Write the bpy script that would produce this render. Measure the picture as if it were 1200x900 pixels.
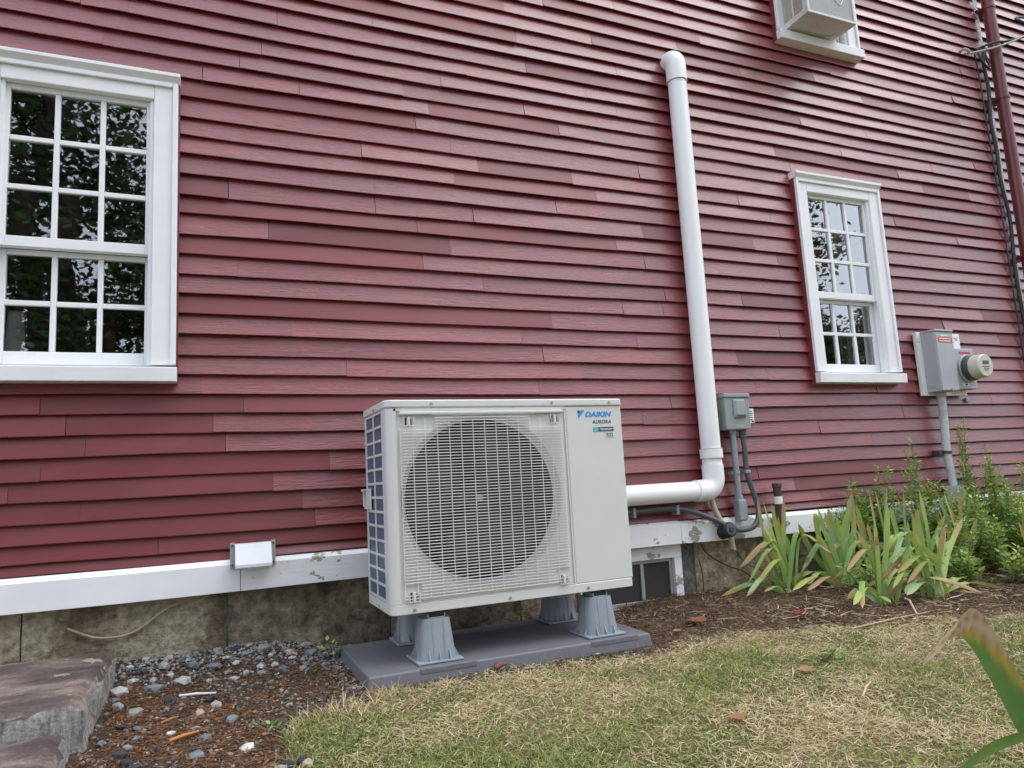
import bpy, bmesh, math, random
import numpy as np
from mathutils import Vector, Matrix

for o in list(bpy.data.objects):
    bpy.data.objects.remove(o)
scene = bpy.context.scene
COL = scene.collection
rnd = random.Random(7)
nrg = np.random.default_rng(11)

# ------------------------------------------------------------------ camera
cam_d = bpy.data.cameras.new('camera')
cam_d.sensor_fit = 'HORIZONTAL'
cam_d.sensor_width = 36.0
cam_d.lens = 24.92
cam_d.clip_start = 0.02
cam_d.clip_end = 500.0
cam = bpy.data.objects.new('camera', cam_d)
COL.objects.link(cam)
CR, CU, CF, CC = (0.9194, -0.38955, -0.05442), (-0.00322, -0.1458, 0.98931), (0.39332, 0.90939, 0.1353), (-0.51482, -2.21566, 0.39099)
cam.matrix_world = Matrix(((CR[0], CU[0], -CF[0], CC[0]), (CR[1], CU[1], -CF[1], CC[1]), (CR[2], CU[2], -CF[2], CC[2]), (0, 0, 0, 1)))
scene.camera = cam

# ------------------------------------------------------------------ sky, sun, exposure
SUN_DIR = Vector((0.78, -0.40, 1.45)).normalized()
world = bpy.data.worlds.new('World')
scene.world = world
world.use_nodes = True
nt = world.node_tree
nt.nodes.clear()
wo = nt.nodes.new('ShaderNodeOutputWorld')
bg = nt.nodes.new('ShaderNodeBackground')
sky = nt.nodes.new('ShaderNodeTexSky')
sky.sky_type = 'NISHITA'
sky.sun_disc = False
sky.sun_elevation = math.asin(SUN_DIR.z)
sky.sun_rotation = math.atan2(SUN_DIR.x, SUN_DIR.y)
sky.dust_density = 4.0
sky.air_density = 1.0
hs = nt.nodes.new('ShaderNodeHueSaturation')       # overcast: the blue is veiled by cloud
hs.inputs['Saturation'].default_value = 0.45
nt.links.new(sky.outputs[0], hs.inputs['Color'])
cloud = nt.nodes.new('ShaderNodeMix')
cloud.data_type = 'RGBA'
cloud.inputs[0].default_value = 0.72
cloud.inputs[7].default_value = (7.4, 8.0, 9.2, 1)    # even white cloud cover
nt.links.new(hs.outputs[0], cloud.inputs[6])
nt.links.new(cloud.outputs[2], bg.inputs['Color'])
bg.inputs['Strength'].default_value = 0.15
nt.links.new(bg.outputs[0], wo.inputs['Surface'])
sun_d = bpy.data.lights.new('sun', 'SUN')
sun_d.energy = 0.75
sun_d.angle = math.radians(48)
sun_d.color = (1.0, 0.97, 0.93)
sun = bpy.data.objects.new('sun', sun_d)
COL.objects.link(sun)
sun.rotation_euler = (-SUN_DIR).to_track_quat('-Z', 'Y').to_euler()
vs = scene.view_settings
vs.view_transform = 'Standard'
vs.look = 'None'
vs.gamma = 1.0
vs.use_curve_mapping = False
vs.exposure = 0.74
scene.render.resolution_x = 1024
scene.render.resolution_y = 768

# ------------------------------------------------------------------ node helpers
def new_mat(name):
    m = bpy.data.materials.new(name)
    m.use_nodes = True
    t = m.node_tree
    b = t.nodes['Principled BSDF']
    return m, t, b

def N(t, typ, **kw):
    n = t.nodes.new(typ)
    for k, v in kw.items():
        if k in n.inputs:
            n.inputs[k].default_value = v
        else:
            setattr(n, k, v)
    return n

def ramp(t, stops, src=None, mode='LINEAR'):
    r = t.nodes.new('ShaderNodeValToRGB')
    r.color_ramp.interpolation = mode
    e = r.color_ramp.elements
    while len(e) < len(stops):
        e.new(0.5)
    for el, (p, c) in zip(e, stops):
        el.position = p
        el.color = (c, c, c, 1) if isinstance(c, (int, float)) else (*c, 1)
    if src is not None:
        t.links.new(src, r.inputs[0])
    return r

def mixc(t, fac, a, b, blend='MIX'):
    n = t.nodes.new('ShaderNodeMix')
    n.data_type = 'RGBA'
    n.blend_type = blend
    for sock, val in ((n.inputs[0], fac), (n.inputs[6], a), (n.inputs[7], b)):
        if hasattr(val, 'links'):
            t.links.new(val, sock)
        elif isinstance(val, (int, float)):
            sock.default_value = val
        else:
            sock.default_value = (*val, 1) if len(val) == 3 else val
    return n.outputs[2]

def noise(t, scale, detail=4, rough=0.55, vec=None, stretch=None, offset=None):
    n = N(t, 'ShaderNodeTexNoise', Scale=scale, Detail=detail, Roughness=rough)
    if vec is None:
        vec = N(t, 'ShaderNodeNewGeometry').outputs['Position']
    if stretch:
        mp = N(t, 'ShaderNodeVectorMath', operation='MULTIPLY')
        t.links.new(vec, mp.inputs[0])
        mp.inputs[1].default_value = stretch
        vec = mp.outputs[0]
    if offset is not None:
        ad = N(t, 'ShaderNodeVectorMath', operation='ADD')
        t.links.new(vec, ad.inputs[0])
        t.links.new(offset, ad.inputs[1])
        vec = ad.outputs[0]
    t.links.new(vec, n.inputs['Vector'])
    return n.outputs['Fac']

def bump(t, b, h, strength, dist):
    n = N(t, 'ShaderNodeBump', Strength=strength, Distance=dist)
    t.links.new(h, n.inputs['Height'])
    t.links.new(n.outputs[0], b.inputs['Normal'])
    return n

def rand_offset(t, k=40.0):
    oi = N(t, 'ShaderNodeObjectInfo')
    m = N(t, 'ShaderNodeMath', operation='MULTIPLY')
    t.links.new(oi.outputs['Random'], m.inputs[0])
    m.inputs[1].default_value = k
    return oi.outputs['Random'], m.outputs[0]

def simple(name, col, rough=0.5, metal=0.0, var=0.12, scale=30, bstr=0.0, bdist=0.001, spec=0.5, dirt=None, dirt_amt=0.35, dirt_scale=4.0, stretch=None):
    """painted / plastic surface with mottling, faint relief and optional dirt patches"""
    m, t, b = new_mat(name)
    f = noise(t, scale, 5, 0.6, stretch=stretch)
    c1 = tuple(x * (1 - var) for x in col)
    c2 = tuple(min(1, x * (1 + var)) for x in col)
    r = ramp(t, [(0.3, c1), (0.7, c2)], f)
    out = r.outputs[0]
    if dirt:
        d = noise(t, dirt_scale, 6, 0.65)
        rd = ramp(t, [(0.52, 0.0), (0.72, dirt_amt)], d)
        out = mixc(t, rd.outputs[0], out, dirt)
    t.links.new(out, b.inputs['Base Color'])
    b.inputs['Roughness'].default_value = rough
    b.inputs['Metallic'].default_value = metal
    b.inputs['Specular IOR Level'].default_value = spec
    if bstr:
        bump(t, b, f, bstr, bdist)
    return m

def red_paint(name, weathered):
    m, t, b = new_mat(name)
    rv, off = rand_offset(t, 60)
    grain = noise(t, 1.0, 7, 0.62, stretch=(7, 30, 150), offset=off)
    crack = noise(t, 1.0, 5, 0.7, stretch=(13, 40, 230), offset=off)
    patch = noise(t, 3.2, 4, 0.55, offset=off, stretch=(1, 1, 2.2))
    base = ramp(t, [(0.0, (0.155, 0.0140, 0.0185)), (0.35, (0.172, 0.0160, 0.021)), (0.7, (0.190, 0.019, 0.025)), (1.0, (0.212, 0.025, 0.031))], rv)
    tone = ramp(t, [(0.3, 0.86 if weathered else 0.80), (0.7, 1.12 if weathered else 1.0)], patch)
    col = mixc(t, 1.0, base.outputs[0], tone.outputs[0], 'MULTIPLY')
    if weathered:
        g2 = ramp(t, [(0.35, 0.84), (0.6, 1.28)], grain)
        col = mixc(t, 1.0, col, g2.outputs[0], 'MULTIPLY')
        pm = ramp(t, [(0.54, 0.0), (0.68, 1.0)], patch)
        cm = ramp(t, [(0.60, 0.0), (0.66, 0.55)], crack)
        mm = N(t, 'ShaderNodeMath', operation='MULTIPLY')
        t.links.new(pm.outputs[0], mm.inputs[0])
        t.links.new(cm.outputs[0], mm.inputs[1])
        col = mixc(t, mm.outputs[0], col, (0.42, 0.26, 0.25))
        mix2 = N(t, 'ShaderNodeMath', operation='MULTIPLY_ADD')
        t.links.new(crack, mix2.inputs[0])
        mix2.inputs[1].default_value = 0.7
        t.links.new(grain, mix2.inputs[2])
        blis = noise(t, 1.0, 6, 0.7, stretch=(28, 40, 95), offset=off)
        mix3 = N(t, 'ShaderNodeMath', operation='MULTIPLY_ADD')
        t.links.new(blis, mix3.inputs[0])
        mix3.inputs[1].default_value = 1.3
        t.links.new(mix2.outputs[0], mix3.inputs[2])
        bump(t, b, mix3.outputs[0], 0.7, 0.004)
    else:
        fine = noise(t, 90, 4, 0.6, stretch=(0.5, 1, 2))
        bump(t, b, fine, 0.18, 0.001)
    t.links.new(col, b.inputs['Base Color'])
    rr = ramp(t, [(0.3, 0.34 if weathered else 0.46), (0.7, 0.44 if weathered else 0.54)], patch)
    t.links.new(rr.outputs[0], b.inputs['Roughness'])
    b.inputs['Specular IOR Level'].default_value = 0.72 if weathered else 0.55
    b.inputs['Coat Weight'].default_value = 0.78 if weathered else 0.4
    b.inputs['Coat Roughness'].default_value = 0.28 if weathered else 0.42
    return m

def vcol_mat(name, rough=0.6, translucent=0.0, spec=0.3, bumps=None, var=0.0):
    m, t, b = new_mat(name)
    a = N(t, 'ShaderNodeVertexColor', layer_name='Col')
    col = a.outputs[0]
    if var:
        f = noise(t, 140, 4, 0.65)
        r = ramp(t, [(0.3, 1 - var), (0.7, 1 + var)], f)
        col = mixc(t, 1.0, col, r.outputs[0], 'MULTIPLY')
    t.links.new(col, b.inputs['Base Color'])
    b.inputs['Roughness'].default_value = rough
    b.inputs['Specular IOR Level'].default_value = spec
    if bumps:
        f = noise(t, bumps[0], 5, 0.65)
        bump(t, b, f, bumps[1], bumps[2])
    if translucent:
        tr = N(t, 'ShaderNodeBsdfTranslucent')
        t.links.new(col, tr.inputs['Color'])
        mx = N(t, 'ShaderNodeMixShader', Fac=translucent)
        t.links.new(b.outputs[0], mx.inputs[1])
        t.links.new(tr.outputs[0], mx.inputs[2])
        t.links.new(mx.outputs[0], t.nodes['Material Output'].inputs['Surface'])
    return m

def white_trim(name, peel=0.0):
    m, t, b = new_mat(name)
    f = noise(t, 1.0, 6, 0.65, stretch=(6, 40, 90))
    d = noise(t, 5.0, 5, 0.6)
    c = ramp(t, [(0.3, (0.79, 0.80, 0.82)), (0.7, (0.87, 0.875, 0.885))], d)
    col = c.outputs[0]
    if peel:
        pn = noise(t, 11.0, 7, 0.62, stretch=(1, 1, 1.6))
        pr = ramp(t, [(0.60 - peel * 0.1, 0.0), (0.615 - peel * 0.1, 1.0)], pn)
        w = ramp(t, [(0.3, (0.24, 0.22, 0.18)), (0.7, (0.44, 0.41, 0.36))], f)
        col = mixc(t, pr.outputs[0], col, w.outputs[0])
        ad = N(t, 'ShaderNodeMath', operation='MULTIPLY_ADD')
        t.links.new(pr.outputs[0], ad.inputs[0])
        ad.inputs[1].default_value = -0.6
        t.links.new(f, ad.inputs[2])
        bump(t, b, ad.outputs[0], 0.5, 0.0025)
    else:
        bump(t, b, f, 0.25, 0.0012)
    t.links.new(col, b.inputs['Base Color'])
    b.inputs['Roughness'].default_value = 0.42
    return m

def stone_mat(name, stops, scale=6, bstr=0.8, bdist=0.012, fine=60):
    m, t, b = new_mat(name)
    a = noise(t, scale, 8, 0.62)
    r = ramp(t, stops, a)
    f = noise(t, fine, 6, 0.7)
    r2 = ramp(t, [(0.32, 0.45), (0.68, 1.45)], f)
    col = mixc(t, 1.0, r.outputs[0], r2.outputs[0], 'MULTIPLY')
    t.links.new(col, b.inputs['Base Color'])
    b.inputs['Roughness'].default_value = 0.85
    b.inputs['Specular IOR Level'].default_value = 0.25
    bump(t, b, f, bstr, bdist)
    return m

def glass_mat():
    m, t, b = new_mat('window_glass')
    t.nodes.remove(b)
    tr = N(t, 'ShaderNodeBsdfTransparent')
    tr.inputs[0].default_value = (0.86, 0.89, 0.88, 1)
    gl = N(t, 'ShaderNodeBsdfGlossy', Roughness=0.012)
    gl.inputs[0].default_value = (0.95, 0.97, 1.0, 1)
    fr = N(t, 'ShaderNodeFresnel', IOR=1.62)
    f = noise(t, 5.0, 3, 0.5, stretch=(1, 1, 0.7))
    bp = N(t, 'ShaderNodeBump', Strength=0.05, Distance=0.006)
    t.links.new(f, bp.inputs['Height'])
    t.links.new(bp.outputs[0], gl.inputs['Normal'])
    mu = N(t, 'ShaderNodeMath', operation='MULTIPLY_ADD')
    t.links.new(fr.outputs[0], mu.inputs[0])
    mu.inputs[1].default_value = 3.8       # mirror strength raised past real panes to brighten the reflections
    mu.inputs[2].default_value = 0.01
    mu.use_clamp = True
    mx = N(t, 'ShaderNodeMixShader')
    t.links.new(mu.outputs[0], mx.inputs[0])
    t.links.new(tr.outputs[0], mx.inputs[1])
    t.links.new(gl.outputs[0], mx.inputs[2])
    t.links.new(mx.outputs[0], t.nodes['Material Output'].inputs['Surface'])
    return m

M = {}
M['red_old'] = red_paint('weathered_red_paint', True)
M['red_new'] = red_paint('smooth_red_paint', False)
M['trim'] = white_trim('white_trim_paint')
M['trim_peel'] = white_trim('peeling_white_paint', 0.05)
M['trim_bad'] = white_trim('badly_peeling_white_paint', 0.55)
M['glass'] = glass_mat()
M['screen'] = simple('dark_insect_screen', (0.035, 0.034, 0.03), 0.6)
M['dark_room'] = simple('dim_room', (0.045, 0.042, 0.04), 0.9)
M['sheath'] = simple('old_sheathing', (0.03, 0.012, 0.012), 0.9)
M['curtain'] = simple('pale_curtain', (0.55, 0.56, 0.58), 0.9)
M['lampshade'] = simple('white_lampshade', (0.85, 0.86, 0.85), 0.7)
M['mortar_stone'] = stone_mat('foundation_stone', [(0.30, (0.16, 0.125, 0.085)), (0.46, (0.29, 0.235, 0.165)), (0.50, (0.46, 0.40, 0.29)), (0.7, (0.60, 0.53, 0.40))], 4.0, 1.0, 0.03, 34)
M['dark_stone'] = stone_mat('dark_foundation_stone', [(0.3, (0.13, 0.105, 0.075)), (0.5, (0.28, 0.235, 0.17)), (0.7, (0.46, 0.40, 0.30))], 9, 1.0, 0.035, 30)
M['tan_stone'] = stone_mat('tan_foundation_stone', [(0.3, (0.22, 0.165, 0.10)), (0.5, (0.42, 0.34, 0.23)), (0.7, (0.60, 0.52, 0.38))], 9, 1.0, 0.02, 40)
M['mortar'] = stone_mat('grey_mortar', [(0.3, (0.10, 0.10, 0.09)), (0.7, (0.16, 0.16, 0.145))], 10, 0.4, 0.006)
M['beige'] = simple('beige_enamel', (0.655, 0.66, 0.635), 0.38, var=0.02, scale=8, spec=0.5)
M['beige_dark'] = simple('beige_plastic', (0.56, 0.55, 0.50), 0.5, var=0.03)
M['grille'] = simple('grille_wire_coat', (0.78, 0.78, 0.76), 0.42, var=0.03)
M['black'] = simple('black_plastic', (0.018, 0.018, 0.02), 0.5)
M['fan'] = simple('fan_shade_black', (0.022, 0.022, 0.025), 0.45, var=0.05)  # blades coloured near black to stand in for shade behind the grille
M['coil'] = simple('blue_coil_fins', (0.085, 0.15, 0.23), 0.4, metal=0.2, var=0.25, scale=1.0, stretch=(400, 400, 12))
M['coil_shade'] = simple('shaded_coil', (0.02, 0.024, 0.03), 0.6)  # darkened copy of the coil, cabinet shade put into its colour
M['steel'] = simple('zinc_screw', (0.42, 0.41, 0.38), 0.4, metal=0.7)
M['blue_ink'] = simple('blue_print', (0.035, 0.28, 0.72), 0.5, var=0.02)
M['navy_ink'] = simple('dark_print', (0.05, 0.065, 0.11), 0.5, var=0.02)
M['teal_ink'] = simple('teal_print', (0.08, 0.48, 0.40), 0.5, var=0.02)
M['white_ink'] = simple('white_print', (0.8, 0.8, 0.8), 0.5, var=0.02)
M['pale_ink'] = simple('pale_sticker', (0.62, 0.63, 0.61), 0.5, var=0.02)
M['pad'] = simple('grey_pad_plastic', (0.15, 0.15, 0.168), 0.55, var=0.10, scale=90, bstr=0.25, bdist=0.001, dirt=(0.2, 0.18, 0.15), dirt_amt=0.25, dirt_scale=9)
M['riser'] = simple('grey_riser_plastic', (0.275, 0.31, 0.345), 0.5, var=0.06, scale=25)
M['pvc'] = simple('white_pvc', (0.87, 0.875, 0.885), 0.33, var=0.015, scale=5, dirt=(0.62, 0.6, 0.55), dirt_amt=0.15, dirt_scale=3)
M['seam'] = simple('pvc_seam', (0.5, 0.5, 0.5), 0.6)
M['box_grey'] = simple('grey_enamel', (0.29, 0.325, 0.325), 0.42, var=0.03, scale=15, dirt=(0.2, 0.2, 0.19), dirt_amt=0.2)
M['panel_grey'] = simple('light_grey_enamel', (0.40, 0.42, 0.44), 0.42, var=0.04, scale=12, dirt=(0.25, 0.25, 0.24), dirt_amt=0.3)
M['conduit'] = simple('grey_pvc_conduit', (0.27, 0.30, 0.335), 0.5, var=0.05)
M['flex'] = simple('dark_liquidtight', (0.085, 0.092, 0.105), 0.5, var=0.08)
M['tan_hose'] = simple('tan_hose', (0.46, 0.40, 0.28), 0.5, var=0.06)
M['iron'] = simple('dark_vent_iron', (0.05, 0.042, 0.04), 0.6, var=0.2)
M['pale_conduit'] = simple('weathered_pale_conduit', (0.52, 0.54, 0.55), 0.6, var=0.06, dirt=(0.2, 0.19, 0.15), dirt_amt=0.8, dirt_scale=18)
M['red_label'] = simple('red_label', (0.55, 0.04, 0.07), 0.5, var=0.04)
M['meter_face'] = simple('cream_meter', (0.58, 0.56, 0.46), 0.3, var=0.03)
M['gauge'] = simple('dark_meter_ring', (0.07, 0.075, 0.075), 0.35)
M['wire'] = simple('black_cable', (0.025, 0.025, 0.027), 0.6)
M['pale_wire'] = simple('bare_wire', (0.42, 0.42, 0.42), 0.45)
M['maroon'] = simple('maroon_downspout', (0.135, 0.028, 0.03), 0.35, var=0.12, scale=6)
M['aluminium'] = simple('brushed_grey_metal', (0.42, 0.43, 0.42), 0.45, metal=0.4, var=0.06)
M['white_metal'] = simple('white_enamel', (0.74, 0.76, 0.80), 0.35, var=0.02, scale=6, dirt=(0.45, 0.43, 0.38), dirt_amt=0.25, dirt_scale=8)
M['ac_white'] = simple('dusty_white_enamel', (0.66, 0.66, 0.63), 0.5, var=0.04, scale=9, dirt=(0.34, 0.31, 0.25), dirt_amt=0.5, dirt_scale=7)
M['ac_coil'] = simple('grey_condenser_fins', (0.30, 0.31, 0.31), 0.55, var=0.15, scale=1, stretch=(500, 500, 30))
M['ac_yellow'] = simple('yellowed_foam', (0.5, 0.46, 0.32), 0.8)
M['leaf'] = vcol_mat('leaf', 0.45, 0.3, 0.4, None, 0.08)
M['grass'] = vcol_mat('grass_blades', 0.6, 0.25, 0.25)
M['litter'] = vcol_mat('litter', 0.85, 0.0, 0.15)
M['pebble'] = vcol_mat('pebbles', 0.8, 0.0, 0.3, (120, 0.5, 0.002), 0.25)
M['soil'] = vcol_mat('soil', 0.95, 0.0, 0.1, (60, 1.0, 0.03), 0.6)
M['stem'] = simple('plant_stem', (0.12, 0.12, 0.04), 0.7, var=0.3)
M['bark'] = stone_mat('tree_bark', [(0.3, (0.05, 0.038, 0.028)), (0.7, (0.11, 0.085, 0.06))], 8)
M['pale_root'] = simple('pale_dead_root', (0.40, 0.31, 0.21), 0.8)
M['vine'] = simple('dead_vine', (0.09, 0.055, 0.035), 0.8)

# ------------------------------------------------------------------ mesh helpers
WLOC = {}

class MB:
    def __init__(s):
        s.v, s.f, s.c = [], [], []
    def add(s, vs, fs, col=None):
        k = len(s.v)
        s.v += [tuple(p) for p in vs]
        s.f += [tuple(i + k for i in f) for f in fs]
        if col is not None:
            s.c += [col] * len(vs)
        return s
    def box(s, x0, x1, y0, y1, z0, z1, col=None):
        return s.add([(x0, y0, z0), (x1, y0, z0), (x1, y1, z0), (x0, y1, z0), (x0, y0, z1), (x1, y0, z1), (x1, y1, z1), (x0, y1, z1)],
                     [(0, 3, 2, 1), (4, 5, 6, 7), (0, 1, 5, 4), (1, 2, 6, 5), (2, 3, 7, 6), (3, 0, 4, 7)], col)
    def frustum(s, cx, cy, z0, z1, a0, b0, a1, b1):
        """rectangular frustum: half sizes a,b at the bottom and the top"""
        return s.add([(cx - a0, cy - b0, z0), (cx + a0, cy - b0, z0), (cx + a0, cy + b0, z0), (cx - a0, cy + b0, z0),
                      (cx - a1, cy - b1, z1), (cx + a1, cy - b1, z1), (cx + a1, cy + b1, z1), (cx - a1, cy + b1, z1)],
                     [(0, 3, 2, 1), (4, 5, 6, 7), (0, 1, 5, 4), (1, 2, 6, 5), (2, 3, 7, 6), (3, 0, 4, 7)])
    def tube(s, pts, r, n=10, caps=True, col=None):
        pts = [Vector(p) for p in pts]
        rs = r if isinstance(r, (list, tuple)) else [r] * len(pts)
        vs, fs = [], []
        up = None
        for i, p in enumerate(pts):
            d = (pts[min(i + 1, len(pts) - 1)] - pts[max(i - 1, 0)]).normalized()
            if up is None:
                up = Vector((0, 0, 1)) if abs(d.z) < 0.9 else Vector((0, 1, 0))
            a = d.cross(up)
            if a.length < 1e-4:
                a = d.cross(Vector((1, 0, 0)))
            a.normalize()
            b = a.cross(d).normalized()
            up = b
            for k in range(n):
                q = 2 * math.pi * k / n
                vs.append(p + (a * math.cos(q) + b * math.sin(q)) * rs[i])
        for i in range(len(pts) - 1):
            for k in range(n):
                k2 = (k + 1) % n
                fs.append((i * n + k, i * n + k2, (i + 1) * n + k2, (i + 1) * n + k))
        if caps:
            fs.append(tuple(range(n)))
            fs.append(tuple(reversed(range((len(pts) - 1) * n, len(pts) * n))))
        return s.add(vs, fs, col)
    def cyl(s, p0, p1, r, n=16, r2=None):
        return s.tube([p0, p1], [r, r if r2 is None else r2], n)
    def build(s, name, mat, parent=None, bevel=0.0, smooth=False, loc=(0, 0, 0), segs=2, recalc=True):
        off = WLOC.get(parent.name, Vector()) if parent else Vector(loc)
        me = bpy.data.meshes.new(name)
        me.from_pydata([tuple(Vector(p) - off) for p in s.v], [], s.f)
        if s.c:
            a = me.color_attributes.new('Col', 'FLOAT_COLOR', 'POINT')
            a.data.foreach_set('color', [x for c in s.c for x in (c[0], c[1], c[2], 1.0)])
        me.update()
        bm = bmesh.new()
        bm.from_mesh(me)
        if recalc:
            bmesh.ops.recalc_face_normals(bm, faces=bm.faces)
        bm.to_mesh(me)
        bm.free()
        if smooth:
            for p in me.polygons:
                p.use_smooth = True
            try:
                me.set_sharp_from_angle(angle=math.radians(38))
            except Exception:
                pass
        o = bpy.data.objects.new(name, me)
        COL.objects.link(o)
        me.materials.append(M[mat] if isinstance(mat, str) else mat)
        if parent:
            o.parent = parent
        else:
            o.location = off
        WLOC[o.name] = off
        if bevel:
            b = o.modifiers.new('bevel', 'BEVEL')
            b.width = bevel
            b.segments = segs
            b.limit_method = 'ANGLE'
            b.angle_limit = math.radians(48)
        return o

def thing(name, label, cat, loc, group=None):
    o = bpy.data.objects.new(name, None)
    COL.objects.link(o)
    o.empty_display_size = 0.1
    o.location = loc
    WLOC[o.name] = Vector(loc)
    return tag(o, label, cat, group)

def tag(o, label=None, cat=None, group=None, kind=None):
    if label: o['label'] = label
    if cat: o['category'] = cat
    if group: o['group'] = group
    if kind: o['kind'] = kind
    return o

def bez(p0, p1, p2, n=8):
    p0, p1, p2 = Vector(p0), Vector(p1), Vector(p2)
    return [p0 * (1 - t) ** 2 + p1 * 2 * t * (1 - t) + p2 * t * t for t in (i / n for i in range(n + 1))]

def spline(pts, n=8):
    """Catmull-Rom through the points"""
    P = [Vector(p) for p in pts]
    P = [P[0] * 2 - P[1]] + P + [P[-1] * 2 - P[-2]]
    out = []
    for i in range(1, len(P) - 2):
        for k in range(n):
            t = k / n
            a, b, c, d = P[i - 1], P[i], P[i + 1], P[i + 2]
            out.append(0.5 * ((2 * b) + (c - a) * t + (2 * a - 5 * b + 4 * c - d) * t * t + (3 * b - a - 3 * c + d) * t ** 3))
    out.append(P[-2])
    return out

def text(body, x, z, size, y, mat, parent, name, shear=0.0, bold=0.0, width=None):
    cu = bpy.data.curves.new(name, 'FONT')
    cu.body = body
    cu.size = size
    cu.shear = shear
    cu.offset = bold
    cu.extrude = 0.0002
    to = bpy.data.objects.new(name + '_curve', cu)
    COL.objects.link(to)
    dg = bpy.context.evaluated_depsgraph_get()
    me = bpy.data.meshes.new_from_object(to.evaluated_get(dg))
    bpy.data.objects.remove(to)
    co = [v.co.copy() for v in me.vertices]
    x0 = min(c.x for c in co); x1 = max(c.x for c in co)
    sx = (width / (x1 - x0)) if width else 1.0
    off = WLOC[parent.name]
    for v in me.vertices:
        c = v.co.copy()
        v.co = Vector((x + (c.x - x0) * sx, y - c.z, z + c.y)) - off
    me.name = name
    o = bpy.data.objects.new(name, me)
    COL.objects.link(o)
    me.materials.clear()
    me.materials.append(M[mat])
    o.parent = parent
    WLOC[o.name] = off
    return o

def snoise(x, y, seed=0.0):
    """smooth sum-of-sines field in about -1..1 (works on arrays)"""
    s = seed
    return (np.sin(x * 2.1 + y * 1.3 + s) + np.sin(x * -1.7 + y * 2.9 + s * 1.7 + 1.0) + np.sin(x * 4.3 + y * -3.1 + s * 2.3 + 2.0) * 0.6 + np.sin(x * 7.7 + y * 6.1 + s * 0.7) * 0.4) / 3.0

def sstep(a, b, x):
    t = np.clip((x - a) / (b - a), 0, 1)
    return t * t * (3 - 2 * t)

# ------------------------------------------------------------------ ground
BX = np.array([-9, -0.62, -0.36, -0.34, -0.30, -0.13, -0.07, 0.355, 0.81, 1.2, 1.6, 1.93, 2.2, 3.0, 5.0, 60])
BY = np.array([-2.4, -1.2, -0.50, -0.30, -0.19, -0.17, -0.10, -0.12, -0.17, -0.10, -0.27, -0.35, -0.44, -0.55, -0.6, -0.6])

def ground_z(x, y):
    x = np.asarray(x, float); y = np.asarray(y, float)
    z = -0.19 + 0.006 * snoise(x * 2.2, y * 2.2, 1.0) + 0.0035 * snoise(x * 9, y * 9, 4.0)
    z = z + 0.065 * sstep(0.32, 0.56, y) * sstep(0.05, -0.35, x)          # gravel heaped against the foundation
    z = z + 0.03 * sstep(0.02, 0.5, y) * sstep(0.95, 1.5, x)              # planting bed
    z = z - 0.012 * sstep(0.1, -0.5, y) * sstep(-0.2, -0.6, x)
    return z

def lawn_mask(x, y):
    yb = np.interp(x, BX, BY)
    return sstep(-0.07, 0.09, yb - y + 0.06 * snoise(x * 5, y * 6, 3.0) + 0.04 * snoise(x * 21, y * 21, 6.0))

def axis(lo, hi, step, far):
    a = list(np.arange(lo, hi + step / 2, step))
    k, s = [], step
    p = hi
    while p < far:
        s *= 1.5; p += s; k.append(p)
    l, s, p = [], step, lo
    while p > -far:
        s *= 1.5; p -= s; l.append(p)
    return np.array(l[::-1] + a + k)

gx, gy = axis(-1.5, 4.6, 0.03, 90), axis(-1.9, 0.66, 0.03, 90)
GX, GY = np.meshgrid(gx, gy)
GZ = ground_z(GX, GY)
GZ = np.where((np.abs(GX) > 6) | (GY < -4), -0.20, GZ)
lm = lawn_mask(GX, GY)
n1 = snoise(GX * 3, GY * 3, 8.0)[..., None]
dirt = np.array([0.125, 0.088, 0.062]) * (1 + 0.25 * n1)
mulch = np.array([0.145, 0.095, 0.063]) * (1 + 0.25 * n1)
turf = np.where(n1 > 0.1, np.array([0.26, 0.21, 0.115]), np.array([0.17, 0.165, 0.075]))
mm_ = sstep(0.75, 1.1, GX)[..., None]
soilc = dirt * (1 - mm_) + mulch * mm_
gc = soilc * (1 - lm[..., None]) + turf * lm[..., None]
ny, nx = GX.shape
gm = bpy.data.meshes.new('ground')
idx = np.arange(nx * ny).reshape(ny, nx)
quads = np.stack([idx[:-1, :-1], idx[:-1, 1:], idx[1:, 1:], idx[1:, :-1]], -1).reshape(-1, 4)
gm.from_pydata(np.stack([GX, GY, GZ], -1).reshape(-1, 3).tolist(), [], quads.tolist())
ca = gm.color_attributes.new('Col', 'FLOAT_COLOR', 'POINT')
ca.data.foreach_set('color', np.concatenate([gc, np.ones(gc.shape[:2] + (1,))], -1).astype(np.float32).ravel())
for p in gm.polygons:
    p.use_smooth = True
gm.materials.append(M['soil'])
ground = bpy.data.objects.new('ground', gm)
COL.objects.link(ground)
tag(ground, kind='structure')

# ------------------------------------------------------------------ house
house = thing('house', 'old red clapboard house wall with white trim on a stone foundation', 'house', (1.5, 0.6, -0.19))
WALL_R = 4.13                      # the main wall ends here; a set-back wing goes on
WINS = [(-1.24, -0.62, 0.79, 1.92), (2.338, 2.958, 0.80, 1.93), (2.338, 2.954, 2.695, 3.83)]

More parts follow.
